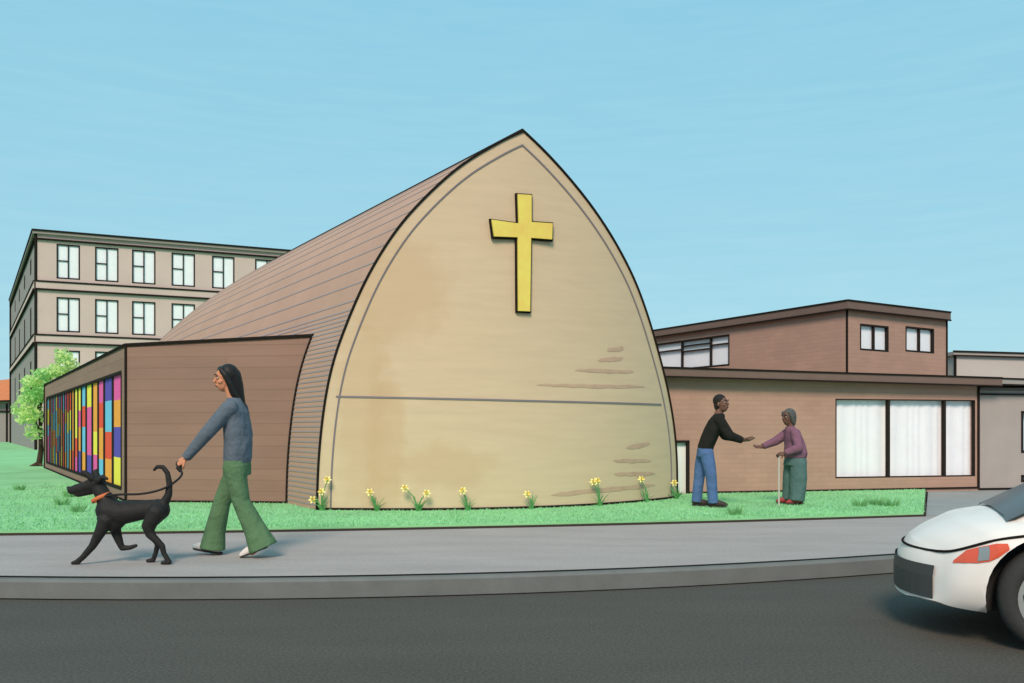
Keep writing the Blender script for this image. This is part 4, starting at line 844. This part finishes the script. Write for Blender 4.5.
for x in (XF, XR):
    for s_ in (1, -1):
        mb = MB(); rr = []
        for y in (.56, 1.1): rr.append([Vector((x+(WR+.065)*math.cos(t), s_*y, WR+(WR+.065)*math.sin(t))) for t in [i*2*math.pi/40 for i in range(40)]])
        mb.grid(rr, 0, True); mb.poly(rr[0]); mb.poly(rr[1]); c = mb.build('cutter', M_ARCH, car); boolean(body, c)
md = body.data
for p in md.polygons:
    p.use_smooth = True
try: md.set_sharp_from_angle(angle=R(38))
except Exception: pass
# cabin
mb = MB(); cb = [(-.58, .60, .745), (-1.55, .56, 1.26), (-2.2, .56, 1.35), (-2.8, .55, 1.34), (-3.3, .54, 1.25), (-3.95, .6, .88)]
low = [(-.70, .66), (-1.55, .77), (-2.2, .78), (-2.8, .78), (-3.3, .76), (-3.95, .64)]
rows = []
for (x, w, z), (xl, wl_) in zip(cb, low):
    zb = .745 if x > -1 else .80 if x > -3 else .84
    rows.append([Vector((xl, -wl_, zb)), Vector((x, -w, z-.03)), Vector((x, -w*.8, z)), Vector((x, 0, z+.015)), Vector((x, w*.8, z)), Vector((x, w, z-.03)), Vector((xl, wl_, zb))])
mb.grid(rows); cab = mb.build('cabin', M_PAINT, car, smooth=True)
def lerp(a, b_, t): return a+(b_-a)*t
def panel(name, q, m, inset_=.06, off=.006, parent=car):
    q = [Vector(p) for p in q]; c = sum(q, Vector())/4; q = [c+(p-c)*(1-inset_) for p in q]; n = (q[1]-q[0]).cross(q[3]-q[0]).normalized()
    if n.dot(c-Vector((-2.4, 0, .7))) < 0: n = -n
    mb = MB(); n_ = n*off; mb.hexa([p-n*.01 for p in q]+[p+n_ for p in q]); return mb.build(name, m, parent)
A = rows
mb = MB(); wn_ = Vector((.47, 0, .88)).normalized()*.028
mb.grid([[A[0][i].lerp(A[1][i], t)*1.0+wn_+Vector((0, (3-i)*-.004, 0)) for i in range(1, 6)] for t in (.02, .3, .6, .93)]); mb.build('windscreen', M_CGLASS, car, smooth=True)
panel('rear_window', [A[4][1], A[4][5], A[5][6], A[5][0]], M_CGLASS, .12, .03)
for s_, i0, i1 in ((-1, 0, 1), (1, 6, 5)):
    for (k, l_) in ((0, 1), (1, 2), (2, 3), (3, 4)):
        if k == 0: q = [A[0][i0]*.45+A[1][i0]*.55, A[1][i0], A[1][i1], A[0][i1]*.25+A[1][i1]*.75]
        else: q = [A[k][i0], A[l_][i0], A[l_][i1], A[k][i1]]
        panel('side_window', q, M_CGLASS, .13, .035 if k == 3 else .012)
def skin_pt(side, x, z, off=.004):                       # a point on the body side, found on the lofted sections
    best = None
    d = [np.interp(-x, -dens[:, 0], dens[:, i]) for i in range(1, 5)]
    s2 = sec(x, *d); n = len(s2)//2+1; s3 = s2[:n]
    for a, b_ in zip(s3[3:-1], s3[4:]):
        if min(a.z, b_.z) <= z <= max(a.z, b_.z): t = (z-a.z)/(b_.z-a.z+1e-9); p = a.lerp(b_, t); return Vector((p.x, side*(-p.y) if side > 0 else p.y, p.z))+Vector((.3*off, side*off, .3*off))
    p = s3[4]; return Vector((p.x, side*abs(p.y), z))
def skin_x(side, yy, z):                                 # front skin: x of the nose at width yy
    lo, hi = -.9, .02
    for _ in range(40):
        m_ = (lo+hi)/2; p = skin_pt(1, m_, z, 0)
        if abs(p.y) > yy: lo = m_
        else: hi = m_
    return Vector((skin_pt(1, (lo+hi)/2, z, 0).x, side*yy, z))
def front_patch(name, m, ys, zlo, zhi, off=.006, parent=car, mi=None):
    n = len(ys); mb = MB(); r = []
    for j in range(4):
        row = []
        for y, a, b_ in zip(ys, zlo, zhi): p = skin_x(1 if y >= 0 else -1, max(abs(y), .01), a+(b_-a)*j/3); row.append(p+Vector((off, (off if y > 0 else -off)*abs(y)/.8, 0)))
        r.append(row)
    mb.grid(r); return mb.build(name, m, parent)
for s_ in (1, -1):
    def side_patch(name, m, xs, zl, zh, off, parent):
        mb = MB(); mb.grid([[skin_pt(s_, x, a+(b_-a)*j/3, off) for x, a, b_ in zip(xs, zl, zh)] for j in range(4)]); return mb.build(name, m, parent)
    xs = [-.03, -.08, -.16, -.25, -.34, -.42]
    hl = side_patch('headlight', M_LAMP, xs, (.49, .50, .508, .522, .553, .60), (.505, .575, .60, .617, .63, .634), .006, car)
    side_patch('reflector', M_REF, xs[2:4], (.518, .532), (.596, .612), .010, hl)
mb = MB(); mb.grid([[Vector((-.30*(abs(y)/w0)**2.6*(w0/.82)+.008+rake(0, z), y, z)) for y in np.linspace(-.57, .57, 15)] for z in (.25, .32, .39, .457)]); mb.build('grille', M_BLK, car)
def wheel(x, s_):
    yo = s_*.80; mb = MB(); rr = []
    for (y, r_) in ((.0, WR-.1), (.0, WR-.05), (-.02, WR-.015), (-.05, WR), (-.15, WR), (-.18, WR-.015), (-.2, WR-.1)): rr.append([Vector((x+r_*math.cos(t), yo+s_*y, WR+r_*math.sin(t))) for t in [i*2*math.pi/40 for i in range(40)]])
    rr.append(rr[0]); mb.grid(rr, 0, True); w = mb.build('wheel', M_TYRE, car, smooth=True)
    mb = MB(); rr = [[Vector((x+r_*math.cos(t), yo+s_*y, WR+r_*math.sin(t))) for t in [i*2*math.pi/40 for i in range(40)]] for (y, r_) in ((-.004, WR-.1), (-.004, WR-.125), (-.05, WR-.13), (-.06, WR-.16))]
    mb.grid(rr, 0, True)
    for k in range(5):
        a = k*2*math.pi/5+.3; d = Vector((math.cos(a), 0, math.sin(a))); c = Vector((x, yo-s_*.02, WR)); mb.bar(c, c+d*(WR-.115), .06, .02, up=(0, 1, 0))
    mb.tube([Vector((x, yo-s_*.05, WR)), Vector((x, yo-s_*.005, WR))], .045, 16); mb.build('rim', mat('alloy rim', (176, 176, 172), .35, metal=.5), w)
    mb = MB(); mb.tube([Vector((x, yo-s_*.075, WR)), Vector((x, yo-s_*.07, WR))], WR-.11, 24); mb.build('brake_disc', M_ARCH, w)
for x in (XF, XR):
    for s_ in (1, -1): wheel(x, s_)
for s_ in (1, -1):
    mb = MB(); mb.tube([Vector((-1.45, s_*.74, .86)), Vector((-1.42, s_*.86, .9))], .02); c = Vector((-1.42, s_*.93, .92)); mb.box(c, (.09, .2, .13)); mb.build('wing_mirror', M_BLK, car)
    mb = MB(); mb.bar(skin_pt(s_, -2.45, .68), skin_pt(s_, -2.6, .68), .025, .02); mb.build('door_handle', M_BLK, car)
near = [r for r, d in zip(rows_body, dens) if d[0] > -1.2]
pts = [r[6]+Vector((.004, -.006, .006)) for r in near[::-1]]+[p+Vector((.016, 0, .008)) for p in sorted(cap_row(6), key=lambda v: v.y)[1:-1]]+[r[len(r)-6]+Vector((.004, .006, .006)) for r in near]
for _ in range(6): pts = [pts[0]]+[pts[i-1]*.25+pts[i]*.5+pts[i+1]*.25 for i in range(1, len(pts)-1)]+[pts[-1]]
mb = MB(); mb.tube(pts, .008, 6); mb.build('bonnet_seam', M_INK, car)
for o in list(bpy.data.objects):
    if '_local' in o: del o['_local']
